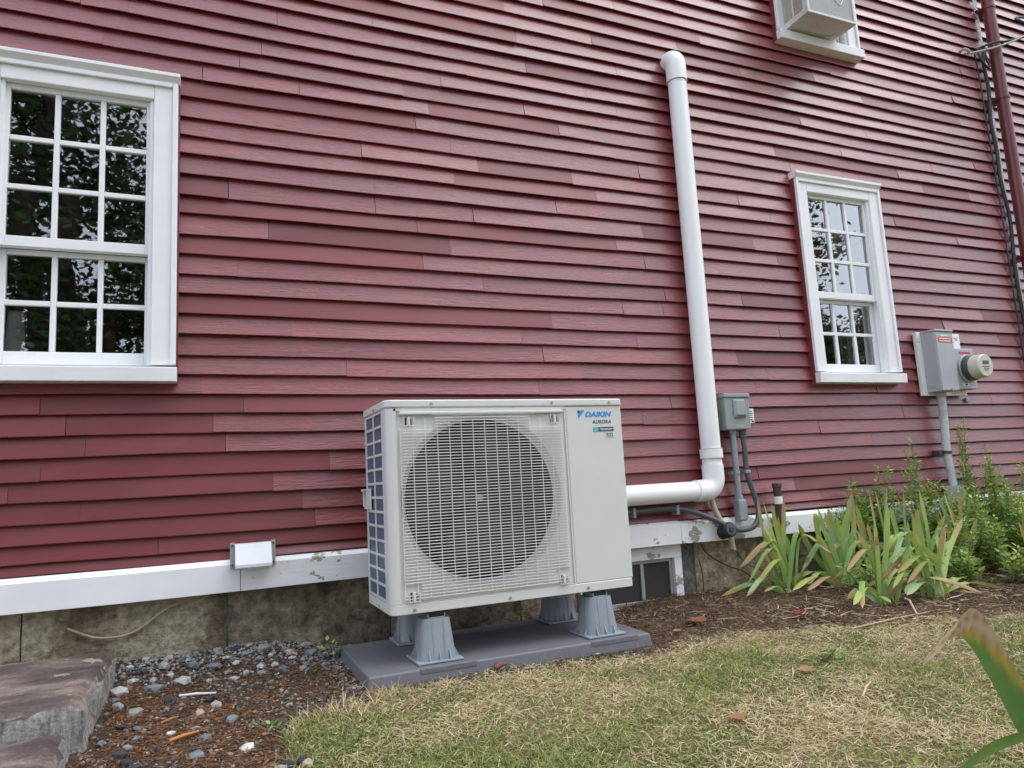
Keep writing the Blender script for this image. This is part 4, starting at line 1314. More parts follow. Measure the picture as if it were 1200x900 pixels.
while len(placed) < 96 and tries < 4000:
    tries += 1
    if len(placed) < 46:
        x, y, s = g.uniform(-0.77, -0.02), g.uniform(0.32, 0.515), g.uniform(0.015, 0.032)
        kd = g.choice(['pale grey'] * 5 + ['grey'] * 4 + ['blue grey'] * 3 + ['dark'])
    else:
        x, y, s = g.uniform(-0.79, -0.30), g.uniform(-0.62, 0.36), g.uniform(0.009, 0.026)
        kd = g.choice(kinds)
    if any((x - a) ** 2 + (y - b) ** 2 < (s + c) ** 2 * 1.2 for a, b, c in placed): continue
    if x > -0.11 and y < 0.45: continue
    if x > -0.42 and y > -0.3 and y < 0.3: s *= 0.7
    placed.append((x, y, s))
    lab = SL[kd]
    if kd != 'pale grey' and y > 0.36:
        lab = {'grey': 'mid grey stone in the gravel strip along the foundation', 'blue grey': 'blue grey stone in the gravel strip along the foundation', 'dark': 'dark stone in the gravel strip along the foundation'}[kd]
    if kd == 'pale grey' and y <= 0.36: lab = 'pale grey angular stone lying on soil and pine needles'
    loose(x, y, s, kd, lab, g.uniform(0.5, 0.75))
loose(-0.745, 0.37, 0.026, 'reddish', SL['reddish'], 0.35)
loose(-0.355, -0.52, 0.020, 'dark', 'black pointed stone at the edge of the green turf', 0.9)
loose(-0.325, -0.515, 0.018, 'dark', 'black pointed stone at the edge of the green turf', 0.9)
loose(-0.43, -0.34, 0.022, 'white', 'flat white stone near the turf edge', 0.45)

# slate chips along the top of the slab by the wall
gr_ = MB()
for k in range(2600):
    r_ = g.random()
    if r_ < 0.62:
        x, y = g.uniform(-0.79, 0.0), 0.53 - abs(g.gauss(0, 0.10))
        if x > -0.10 and y < 0.44 and g.random() < .5: x = g.uniform(-0.16, -0.095)
    elif r_ < 0.72:
        x, y = g.gauss(-0.125, 0.02), g.uniform(-0.04, 0.45)
    elif r_ < 0.93:
        x, y = g.uniform(-0.80, -0.28), g.uniform(-0.75, 0.4)
    else:
        x, y = g.uniform(-0.3, 1.0), g.uniform(-0.16, -0.06)
    s = g.uniform(0.003, 0.0085) * (1.1 if y > 0.4 else 0.9)
    kd = g.choice(['pale grey', 'grey', 'grey', 'blue grey', 'blue grey', 'dark', 'dark', 'tan', 'grey'])
    if -0.09 < x < 0.89 and -0.06 < y < 0.44: continue
    a = [Vector((g.gauss(0, 1), g.gauss(0, 1), g.gauss(0, 0.7))).normalized() * s * g.uniform(0.8, 1.2) for _ in range(2)]
    c = Vector((x, y, gz(x, y) + s * 0.25))
    ux = Vector((math.cos(k), math.sin(k), g.uniform(-.3, .3))) * s * g.uniform(.8, 1.4); uy = Vector((-math.sin(k), math.cos(k), g.uniform(-.3, .3))) * s * g.uniform(.6, 1); uz = Vector((g.uniform(-.3, .3), g.uniform(-.3, .3), 1)) * s * .7
    f_ = g.uniform(0.6, 1.05); col = tuple(v * f_ for v in STONE_COL[kd])
    gr_.add([c + ux, c - ux * .9, c + uy, c - uy, c + uz, c - uz], [(0, 2, 4), (2, 1, 4), (1, 3, 4), (3, 0, 4), (2, 0, 5), (1, 2, 5), (3, 1, 5), (0, 3, 5)], col)
o = gr_.build('gravel', 'pebble')
tag(o, 'small grey gravel strewn along the foundation and around the pad edge', 'gravel', kind='stuff')

# ------------------------------------------------------------------ thin litter, grass (arrays)
def strips(name, P, D, L, Wd, col, mat, label, cat, lift=None, bend=None):
    """flat or bending blades: P base (n,3), D direction (n,3), L length, Wd width, colours (n,3)"""
    n_ = len(P)
    up = np.array([0, 0, 1.0])
    S = np.cross(D, up); S /= np.linalg.norm(S, axis=1)[:, None] + 1e-9
    ang = nrg.uniform(-0.8, 0.8, n_)[:, None]
    S = S * np.cos(ang) + np.cross(D, S) * np.sin(ang)
    B = np.zeros((n_, 3)) if bend is None else bend
    mid = P + D * (L * 0.5)[:, None] + B * 0.25
    tip = P + D * L[:, None] + B
    w = Wd[:, None] * 0.5
    V = np.stack([P - S * w, P + S * w, mid + S * w * 0.8, mid - S * w * 0.8, tip], 1).reshape(-1, 3)
    k = np.arange(n_)[:, None] * 5
    quads_ = (k + np.array([[0, 1, 2, 3]])); tris_ = (k + np.array([[3, 2, 4]]))
    me = bpy.data.meshes.new(name)
    nl = n_ * 7
    me.vertices.add(n_ * 5); me.vertices.foreach_set('co', V.astype(np.float32).ravel())
    me.loops.add(nl)
    li = np.concatenate([quads_, tris_], 1).ravel()
    me.loops.foreach_set('vertex_index', li.astype(np.int32))
    me.polygons.add(n_ * 2)
    st = (np.arange(n_)[:, None] * 7 + np.array([[0, 4]])).ravel()
    me.polygons.foreach_set('loop_start', st.astype(np.int32))
    me.update(calc_edges=True)
    me.validate()
    a = me.color_attributes.new('Col', 'FLOAT_COLOR', 'POINT')
    c4 = np.concatenate([np.repeat(col, 5, 0), np.ones((n_ * 5, 1))], 1)
    a.data.foreach_set('color', c4.astype(np.float32).ravel())
    me.materials.append(M[mat])
    o = bpy.data.objects.new(name, me)
    COL.objects.link(o)
    tag(o, label, cat, kind='stuff')
    return o

def scatter(n_, x0, x1, y0, y1):
    return nrg.uniform(x0, x1, n_), nrg.uniform(y0, y1, n_)

# lawn
xs_, ys_ = scatter(500000, -0.75, 4.4, -1.75, -0.02)
keep = nrg.random(len(xs_)) < lawn_mask(xs_, ys_) * (0.35 + 0.65 * np.exp(-((xs_ - 0.4) / 1.7) ** 2)) * (0.62 + 0.38 * snoise(xs_ * 5, ys_ * 5, 12.0))
keep &= ~((xs_ > -0.1) & (xs_ < 0.9) & (ys_ > -0.075))
xs_, ys_ = xs_[keep], ys_[keep]
n_ = len(xs_)
az = nrg.uniform(0, 2 * np.pi, n_)
yb_ = np.interp(xs_, BX, BY)
near_edge = np.clip(1 - (yb_ - ys_) / 0.14, 0, 1)
green = 0.46 + 0.55 * snoise(xs_ * 2.4, ys_ * 3.2, 5.0) + 0.30 * snoise(xs_ * 7, ys_ * 8, 9.0) - 0.85 * near_edge + 0.35 * sstep(-0.45, -0.75, ys_) * sstep(0.8, -0.1, xs_) + 0.5 * sstep(-0.2, -0.30, xs_) * sstep(-.25, -.45, ys_)
green -= 0.5 * np.exp(-(((xs_ - 0.95) / 0.30) ** 2 + ((ys_ + 0.95) / 0.22) ** 2)) + 0.25 * np.exp(-(((xs_ - 1.2) / 0.5) ** 2 + ((ys_ + 0.35) / 0.13) ** 2))
isg = nrg.random(n_) < np.clip(green, 0.05, 0.92)
el = np.where(isg, nrg.uniform(0.25, 1.25, n_), nrg.uniform(0.03, 0.75, n_) ** 1.0)
el = np.where(near_edge > 0.3, np.where(xs_ < 0.0, nrg.uniform(0.4, 1.4, n_), el), el)
L_ = np.where(isg, nrg.uniform(0.009, 0.026, n_), nrg.uniform(0.008, 0.030, n_))
L_ = L_ * (1 + 0.7 * (near_edge > 0.3) * (xs_ < 0.0))
D_ = np.stack([np.cos(az) * np.cos(el), np.sin(az) * np.cos(el), np.sin(el)], 1)
P_ = np.stack([xs_, ys_, ground_z(xs_, ys_) - 0.001 + nrg.uniform(0, 0.006, n_)], 1)
gcol = np.array([[0.22, 0.28, 0.07], [0.30, 0.33, 0.10], [0.16, 0.235, 0.065], [0.38, 0.37, 0.14]])[nrg.integers(0, 4, n_)]
dcol = np.array([[0.66, 0.53, 0.32], [0.57, 0.45, 0.25], [0.74, 0.63, 0.42], [0.40, 0.30, 0.165], [0.55, 0.48, 0.25]])[nrg.integers(0, 5, n_)]
c_ = np.where(isg[:, None], gcol, dcol) * nrg.uniform(0.75, 1.2, n_)[:, None]
bend_ = np.stack([np.cos(az) * L_ * 0.3, np.sin(az) * L_ * 0.3, -L_ * nrg.uniform(0.0, 0.35, n_)], 1)
strips('lawn_grass', P_, D_, L_, nrg.uniform(0.0013, 0.0026, n_), c_, 'grass', 'patchy half dry mown grass in front of the pad', 'grass', bend=bend_)

# pine needles and twigs on the bare soil
def litter(name, n_, reg, cols, Lr, Wr, label, cat, tilt=0.25, lift=0.008, dens=None):
    x, y = scatter(n_, *reg)
    k = ~((x > -0.10) & (x < 0.90) & (y > -0.07) & (y < 0.45)) & (y < 0.55) & ~((x < -0.775) & (y > -0.16)) & ~((x < -0.80))
    if dens is not None: k &= nrg.random(n_) < dens(x, y)
    x, y = x[k], y[k]; m_ = len(x)
    a = nrg.uniform(0, 2 * np.pi, m_); e_ = nrg.normal(0, tilt, m_)
    D = np.stack([np.cos(a) * np.cos(e_), np.sin(a) * np.cos(e_), np.sin(e_)], 1)
    P = np.stack([x, y, ground_z(x, y) + nrg.uniform(0.001, lift, m_)], 1)
    c = np.array(cols)[nrg.integers(0, len(cols), m_)] * nrg.uniform(0.7, 1.25, m_)[:, None]
    L = nrg.uniform(*Lr, m_)
    b = np.stack([nrg.normal(0, .2, m_) * L, nrg.normal(0, .2, m_) * L, nrg.normal(0, .08, m_) * L], 1)
    return strips(name, P, D, L, nrg.uniform(*Wr, m_), c, 'litter', label, cat, bend=b)
litter('pine_needles', 30000, (-0.80, 0.05, -0.95, 0.45), [(0.23, 0.10, 0.045), (0.30, 0.145, 0.065), (0.16, 0.08, 0.045), (0.11, 0.07, 0.045)], (0.015, 0.055), (0.0008, 0.0017), 'brown fallen pine needles matted over the bare soil', 'pine needles', 0.12, 0.006,
       dens=lambda x, y: np.clip(1 - lawn_mask(x, y), 0.03, 1) * np.clip(0.62 + 0.9 * snoise(x * 5, y * 5, 2.0) - 0.8 * sstep(-0.45, -0.15, x), 0.04, 1))
litter('wood_debris', 9000, (-0.80, 0.0, -0.95, 0.50), [(0.20, 0.15, 0.11), (0.10, 0.07, 0.05), (0.055, 0.045, 0.038), (0.30, 0.24, 0.18), (0.24, 0.12, 0.06)], (0.004, 0.016), (0.002, 0.007), 'dark crumbs of bark and wood mixed into the bare soil', 'wood debris', 0.3, 0.006,
       dens=lambda x, y: np.clip(1 - lawn_mask(x, y), 0.0, 1))
litter('mulch', 26000, (0.0, 3.9, -0.50, 0.54), [(0.105, 0.062, 0.038), (0.155, 0.095, 0.06), (0.075, 0.045, 0.03), (0.235, 0.165, 0.105), (0.30, 0.225, 0.145)], (0.010, 0.040), (0.0015, 0.0045), 'brown shredded mulch and dry stalks on the planting bed', 'mulch', 0.25, 0.014,
       dens=lambda x, y: np.clip(1 - lawn_mask(x, y), 0.0, 1) * np.where(x < 0.9, 0.35, 1.0))
litter('dry_straw', 2600, (1.2, 3.9, -0.38, 0.35), [(0.42, 0.33, 0.20), (0.34, 0.25, 0.14), (0.50, 0.41, 0.28)], (0.03, 0.11), (0.0018, 0.0045), 'pale dead stalks lying flat around the iris bases', 'straw', 0.10, 0.02,
       dens=lambda x, y: np.clip(0.35 + 0.8 * snoise(x * 4, y * 5, 7.0), 0.05, 1))

# single bits that stand out on the soil
def stick(name, p, q, r, col, label, cat='stick'):
    mb = MB().tube([p, ((p[0] + q[0]) / 2, (p[1] + q[1]) / 2 + 0.002, max(p[2], q[2]) + 0.001), q], [r, r * 1.1, r * 0.7], 7, col=col)
    tag(mb.build(name, 'litter', None, loc=p), label, cat)
def on(x, y, dz=0.006): return (x, y, gz(x, y) + dz)
stick('white_stick', on(-0.592, 0.215), on(-0.492, 0.185), 0.0035, (0.75, 0.74, 0.72), 'straight white stick lying on the soil between stones')
stick('wood_sliver', on(-0.60, -0.205, 0.012), on(-0.535, -0.165, 0.010), 0.0038, (0.50, 0.22, 0.08), 'bright orange splinter of wood among pine needles')
stick('wood_sliver', on(-0.63, -0.02), on(-0.58, 0.015), 0.0028, (0.38, 0.17, 0.07), 'short dull orange bark sliver near the larger slab')
stick('bark_strip', on(0.30, -0.082, 0.008), on(0.345, -0.070, 0.014), 0.006, (0.22, 0.085, 0.05), 'short reddish bark strip against the pad edge', 'bark')
stick('twig', on(1.52, -0.33, 0.01), on(1.95, -0.30, 0.015), 0.003, (0.42, 0.33, 0.22), 'long pale twig lying across the lawn edge below the irises', 'twig')
stick('twig', on(1.86, -0.32, 0.02), on(1.93, -0.22, 0.06), 0.0035, (0.5, 0.42, 0.31), 'short pale twig sticking up from the lawn edge', 'twig')
stick('twig', on(0.96, -0.86, 0.012), on(1.06, -0.80, 0.016), 0.0022, (0.55, 0.46, 0.30), 'thin straw-coloured twig on the dry lawn', 'twig')
def dry_leaf(x, y, s, col, label, a, lift=0.012):
    vs, fs = [], []
    n = 8
    for i in range(n + 1):
        t = i / n
        w = s * 0.36 * math.sin(math.pi * min(1, t * 0.96 + 0.03)) ** 0.8
        zz = lift + 0.25 * s * (t - 0.5) ** 2 * 2
        for k in (-1, 0, 1):
            vs.append((x + math.cos(a) * s * (t - .5) - math.sin(a) * w * k, y + math.sin(a) * s * (t - .5) + math.cos(a) * w * k, gz(x, y) + zz + 0.18 * w * abs(k)))
    for i in range(n):
        for k in (0, 1):
            q = i * 3 + k
            fs.append((q, q + 1, q + 4, q + 3))
    tag(MB().add(vs, fs, col).build('fallen_leaf', 'leaf', None, smooth=True, loc=(x, y, gz(x, y))), label, 'leaf')
dry_leaf(1.56, -0.06, 0.065, (0.42, 0.06, 0.05), 'red fallen leaf on the brown mulch', 0.2)
dry_leaf(1.20, 0.10, 0.10, (0.33, 0.15, 0.06), 'orange brown fallen leaf on the mulch near the foundation', 0.4)
dry_leaf(1.05, 0.02, 0.04, (0.45, 0.24, 0.12), 'small tan fallen leaf on the mulch by the pad', 1.2)
dry_leaf(1.02, -0.62, 0.06, (0.42, 0.27, 0.15), 'tan curled fallen leaf on the dry lawn', 0.7)
dry_leaf(0.60, -0.83, 0.05, (0.40, 0.22, 0.10), 'narrow orange brown fallen leaf on the green lawn', 0.1)
dry_leaf(-0.385, -0.30, 0.022, (0.5, 0.22, 0.08), 'tiny orange fallen leaf by the turf edge', 2.0)

# ------------------------------------------------------------------ iris clumps
def sword(mb, pts, width, cols, n=10, fold=0.25, side=None, taper=0.84, edges=None):
    path = spline(pts, max(2, n // (len(pts) - 1)))
    m_ = len(path) - 1
    vs, cs, fs = [], [], []
    sd = side
    KS = (-1, 0, 1) if edges is None else (-1, -0.6, -0.2, 0.2, 0.6, 1)
    nk = len(KS)
    for i, p in enumerate(path):
        t = i / m_
        d = (path[min(i + 1, m_)] - path[max(i - 1, 0)]).normalized()
        if sd is None:
            v = Vector((rnd.uniform(-1, 1), rnd.uniform(-0.4, 0.4), 0))
            sd = v
        s = (Vector(sd) - d * d.dot(Vector(sd)))
        s.normalize()
        nrm = d.cross(s)
        w = width * (0.62 + 0.38 * min(1, t * 3)) * (1 - max(0, (t - taper) / (1 - taper)) ** 1.8) + 0.0006
        c = cols(t)
        ce = cols(min(1, t + 0.10))
        for k in KS:
            vs.append(p + s * (w * 0.5 * k) + nrm * (fold * w * 0.5 * (1 - abs(k))))
            cs.append(edges(t, k) if edges else (ce if k else c))
    for i in range(m_):
        for k in range(nk - 1):
            q = i * nk + k
            fs.append((q, q + 1, q + nk + 1, q + nk))
    k0 = len(mb.v)
    mb.v += [tuple(v) for v in vs]; mb.c += cs; mb.f += [tuple(a + k0 for a in f) for f in fs]
    return mb

def lerp(a, b, t): return tuple(x + (y - x) * t for x, y in zip(a, b))
GREENS = [(0.25, 0.40, 0.12), (0.30, 0.46, 0.13), (0.25, 0.40, 0.19), (0.38, 0.50, 0.14)]
def iris_col(g_, brown):
    base = g_.choice(GREENS)
    tipc = (0.46, 0.32, 0.17)
    yel = (0.42, 0.36, 0.07)
    def f(t):
        if brown <= 0: return lerp(base, (base[0] * 1.25, base[1] * 1.1, base[2]), t)
        s = 1 - brown
        if t < s - 0.18: return base
        if t < s: return lerp(base, yel, (t - s + 0.18) / 0.18)
        return lerp(yel, tipc, min(1, (t - s) / 0.08))
    return f
gi = random.Random(5)
def iris(x, y, label, leaves, w=0.020, extra=12):
    """leaves: (dx, dy, dz, bulge x, bulge z, brown share)"""
    z = gz(x, y)
    t = thing('iris_clump', label, 'iris', (x, y, z), 'iris clumps in the bed along the wall')
    leaves = list(leaves)
    for k in range(extra):
        sgn = gi.choice((-1, 1))
        br = gi.choice((0, 0, 0, 0.05, 0.1, 0.15, 0.3))
        if k % 3 == 0:      # upright
            leaves.append((sgn * gi.uniform(0.02, 0.12), gi.uniform(-0.05, 0.05), gi.uniform(0.28, 0.44), 0, gi.uniform(0, .02), br))
        elif k % 3 == 1:    # arched over
            leaves.append((sgn * gi.uniform(0.18, 0.32), gi.uniform(-0.12, 0.02), gi.uniform(0.05, 0.16), sgn * -0.04, gi.uniform(0.11, .17), br))
        else:               # flopped down
            leaves.append((sgn * gi.uniform(0.22, 0.42), gi.uniform(-0.14, 0.0), gi.uniform(0.01, 0.05), 0, gi.uniform(0.04, .10), gi.choice((0, 0, 0.1, 0.3, 1.0))))
    for i, (dx, dy, dz, bx_, bz_, br) in enumerate(leaves):
        b = Vector((x + gi.uniform(-0.06, 0.06), y + gi.uniform(-0.03, 0.03), z - 0.01))
        tip = Vector((x + dx, y + dy, z + dz))
        mid = (b + tip) / 2 + Vector((bx_, gi.uniform(-0.02, 0.02), bz_))
        mb = MB()
        sword(mb, [b, mid, tip], w * gi.uniform(0.8, 1.15), iris_col(gi, br), 10, side=(gi.uniform(0.6, 1), gi.uniform(-0.8, 0.3), 0))
        mb.build('leaf', 'leaf', t, smooth=True)
    return t
iris(1.90, 0.36, 'iris clump with a tall straight leaf beside the dark vent pipe', [(-0.10, 0.02, 0.42, -0.02, 0, 0.05), (-0.085, 0.0, 0.30, -0.02, .02, 0.0), (0.05, 0.02, 0.24, 0, 0, 0), (0.14, 0.0, 0.24, 0.0, 0.12, 0.1), (-0.22, -0.10, 0.03, 0, 0.03, 0.15), (0.10, -0.06, 0.15, 0, 0.02, 0), (0.02, 0.03, 0.33, 0.01, 0, 0.1), (-.15, -.02, .2, -.01, .05, .3), (.06, .05, .3, .03, .02, 0)])
iris(2.18, 0.30, 'iris clump with broad upright leaves and one brown twisted tip', [(-0.02, 0.02, 0.36, 0, 0.01, 0.0), (-0.10, 0.03, 0.34, -0.01, 0, 0.08), (0.12, 0.0, 0.43, 0.01, 0, 0.25), (0.03, 0.02, 0.32, 0, 0, 0.05), (-0.16, -0.03, 0.25, 0, 0.05, 0.0), (0.20, -0.05, 0.12, 0.05, 0.12, 0.2), (-.05, .05, .36, 0, 0, 0), (.07, -.02, .25, .04, .02, 0), (-.2, .03, .3, -.03, .02, 0.1)], 0.023)
iris(2.05, -0.02, 'iris with leaves flopped on the mulch before the upright clumps', [(-0.22, -0.02, 0.045, 0, 0.05, 0.1), (0.25, -0.02, 0.05, 0, 0.08, 0.2), (0.12, 0.10, 0.10, 0, 0.06, 0.35), (-0.10, -0.12, 0.03, 0, 0.03, 0.0), (0.04, 0.02, 0.12, 0.02, 0, 0.6), (.33, .12, .1, 0, .06, 0.0)], 0.021)
iris(2.42, 0.30, 'iris clump with a yellowing tall leaf in the middle of the bed', [(0.02, 0.02, 0.41, 0, 0, 0.1), (-0.04, 0.0, 0.27, 0, 0, 0.15), (0.10, 0.0, 0.42, 0.03, 0.02, 0.45), (0.15, 0.0, 0.30, 0.02, 0.02, 0), (-0.12, 0.0, 0.33, 0, 0, 0.1), (.22, 0, .2, .04, .1, .1), (.05, -.05, .22, .03, 0, 0)])
iris(2.52, 0.18, 'iris clump with drooping arched leaves in the middle of the bed', [(-0.20, -0.04, 0.19, -0.06, 0.13, 0.0), (-0.16, -0.05, 0.10, -0.04, 0.10, 0.3), (0.02, 0.0, 0.31, 0, 0, 0.08), (0.06, 0.0, 0.34, 0.0, 0, 0.3), (0.22, -0.02, 0.30, 0.01, 0, 0.05), (0.17, 0.0, 0.12, 0, 0.05, 0.1), (-.08, .02, .25, -.02, 0, 0), (.12, .03, .36, 0, 0, .05)], 0.022)
iris(2.30, -0.06, 'iris with long leaves leaning toward the weeds at the lawn edge', [(0.26, 0.10, 0.27, -0.02, -0.01, 0.12), (0.36, 0.08, 0.30, 0.0, 0.01, 0.15), (0.22, 0.0, 0.06, 0, 0.03, 0.05), (0.12, 0.05, 0.11, 0, 0.05, 0.25), (.3, .12, .2, 0, .04, 0), (.16, -.04, .03, 0, .03, .5), (.2, .1, .24, .02, .02, 0.0)], 0.022)
iris(2.86, 0.20, 'iris clump with orange tipped leaves among green weeds', [(0.06, 0.0, 0.40, 0, 0, 0.22), (-0.03, 0.0, 0.34, 0, 0, 0.3), (0.16, 0.0, 0.26, 0, 0, 0.1), (-0.10, -0.02, 0.28, 0, 0, 0.1), (.2, .05, .36, 0, 0, .1), (-.15, 0, .2, 0, .05, 0)])
iris(3.15, 0.02, 'iris clump half hidden by weeds near the meter conduit', [(0.20, 0.0, 0.42, 0, 0, 0.1), (0.30, 0.0, 0.24, 0, 0.02, 0.1), (0.05, 0.0, 0.33, 0, 0, 0.15), (0.32, 0.05, 0.34, 0, 0, 0.1), (.1, -.05, .2, 0, .04, 0), (.25, -.05, .12, 0, .05, .1), (-.1, 0, .26, 0, 0, .2)])

# foreground iris by the photographer's knee
fz = gz(0.30, -1.80)
fgi = thing('iris_plant', 'single iris with a broad brown tipped leaf bent over at its top', 'iris', (0.30, -1.80, fz))
mb = MB()
def fgcol(t):
    if t < 0.44: return lerp((0.075, 0.165, 0.055), (0.11, 0.21, 0.055), t / 0.44)
    if t < 0.48: return lerp((0.11, 0.21, 0.055), (0.45, 0.33, 0.05), (t - 0.44) / 0.04)
    if t < 0.54: return lerp((0.45, 0.33, 0.05), (0.26, 0.14, 0.06), (t - 0.48) / 0.06)
    return lerp((0.42, 0.31, 0.20), (0.42, 0.27, 0.12), (t - 0.54) / 0.46)
def fg_edges(t, k):
    s = 0.505 - 0.10 * k + (0.04 if k < 0 else 0)              # the dead brown runs farther down one margin
    n_ = 0.012 * math.sin(t * 29.0)
    tan = lerp((0.52, 0.40, 0.26), (0.30, 0.19, 0.11), max(0, math.sin(t * 47 + k * 5.0)) ** 3 * 0.9)
    if t < s - 0.03 + n_: return lerp((0.085, 0.185, 0.06), (0.14, 0.26, 0.06), min(1, t / 0.6))
    if t < s + 0.02 + n_: return lerp((0.14, 0.26, 0.06), (0.48, 0.37, 0.07), (t - s - n_ + 0.03) / 0.05)
    if t < s + 0.07 + n_: return lerp((0.48, 0.37, 0.07), (0.38, 0.22, 0.10), (t - s - n_ - 0.02) / 0.05)
    return tan
sword(mb, [(0.30, -1.80, fz - 0.01), (0.235, -1.79, -0.05), (0.176, -1.785, 0.085), (0.148, -1.785, 0.150), (0.124, -1.785, 0.195), (0.098, -1.787, 0.234), (0.077, -1.791, 0.251), (0.058, -1.793, 0.250), (0.038, -1.794, 0.241), (0.014, -1.793, 0.226)], 0.026, fgcol, 90, 0.12, side=(0.75, -0.2, 0.6), taper=0.92, edges=fg_edges)
mb.build('bent_leaf', 'leaf', fgi, smooth=True)
mb = MB()
sword(mb, [(0.31, -1.79, fz - 0.01), (0.27, -1.80, 0.06), (0.20, -1.80, 0.150), (0.121, -1.796, 0.154), (0.087, -1.779, 0.140), (0.055, -1.766, 0.112), (0.03, -1.76, 0.07)], 0.0085, lambda t: lerp((0.10, 0.20, 0.05), (0.20, 0.30, 0.08), t), 24, 0.2, side=(0.3, -0.2, 1.0), taper=0.5)
mb.build('leaf', 'leaf', fgi, smooth=True)
mb = MB()
sword(mb, [(0.31, -1.81, fz - 0.01), (0.34, -1.80, 0.0), (0.36, -1.79, 0.16), (0.39, -1.78, 0.28)], 0.03, iris_col(gi, 0.1), 18, 0.2, side=(1, 0, 0))
mb.build('leaf', 'leaf', fgi, smooth=True)

# ------------------------------------------------------------------ leafy weeds
def leaflet(mb, p, d, s, col, g_):
    d = d.normalized()
    sd = d.cross(Vector((0, 0, 1)))
    if sd.length < 0.05: sd = Vector((1, 0, 0))
    sd.normalize()
    sd = (sd + Vector((g_.uniform(-.4, .4), g_.uniform(-.4, .4), g_.uniform(-.5, .5)))).normalized()
    up = d.cross(sd)
    w = s * 0.28
    mb.add([p, p + d * s * .45 + sd * w - up * w * .25, p + d * s - up * s * .12, p + d * s * .45 - sd * w - up * w * .25, p + d * s * .45], [(0, 1, 4), (1, 2, 4), (2, 3, 4), (3, 0, 4)], col)
WG = [(0.24, 0.38, 0.075), (0.30, 0.46, 0.10), (0.19, 0.31, 0.08), (0.40, 0.50, 0.13), (0.52, 0.52, 0.14), (0.27, 0.40, 0.15)]
def weed(x, y, h, label, n_st, seed, spread=0.10, leaf=0.030, dens=30, name='weed', group='leafy weeds in the bed below the meter'):
    g_ = random.Random(seed)
    z = gz(x, y)
    t = thing(name, label, 'weed', (x, y, z), group)
    sm, lf = MB(), MB()
    for k in range(n_st):
        a = g_.uniform(0, 6.28)
        hh = h * g_.uniform(0.65, 1.0) if k else h
        sp = spread * g_.uniform(0.3, 1.0) * (0.35 if k == 0 else 1)
        b = Vector((x + g_.uniform(-.02, .02), y + g_.uniform(-.02, .02), z - 0.01))
        tip = Vector((x + math.cos(a) * sp, min(0.46, y + math.sin(a) * sp * 0.7), z + hh))
        m_ = (b + tip) / 2 + Vector((g_.uniform(-.03, .03), g_.uniform(-.03, .02), 0.02))
        path = spline([b, m_, tip], 5)
        sm.tube(path, [0.0024 * (1 - 0.7 * i / (len(path) - 1)) for i in range(len(path))], 5)
        nl = int(dens * hh / 0.5)
        for q in range(nl):
            tt = 0.12 + 0.88 * (q + g_.random()) / nl
            f = tt * (len(path) - 1)
            i = min(int(f), len(path) - 2)
            p = path[i].lerp(path[i + 1], f - i)
            aa = q * 2.4 + g_.uniform(-.5, .5)
            d = Vector((math.cos(aa), math.sin(aa) * 0.9 - 0.08, g_.uniform(-0.15, 0.7)))
            s = leaf * g_.uniform(0.6, 1.25) * (1.15 - 0.6 * tt)
            off = d.normalized() * g_.uniform(0.0, 0.05) * (1.1 - tt)
            c = WG[g_.randrange(len(WG))]
            c = tuple(v * g_.uniform(0.8, 1.2) for v in c)
            pp = p + off
            if pp.y > 0.465: pp.y = 0.465 - g_.uniform(0, .03)
            leaflet(lf, pp, d, s, c, g_)
    st = sm.build('stem', 'stem', t, smooth=True)
    lf.build('foliage', 'leaf', t)
    return t
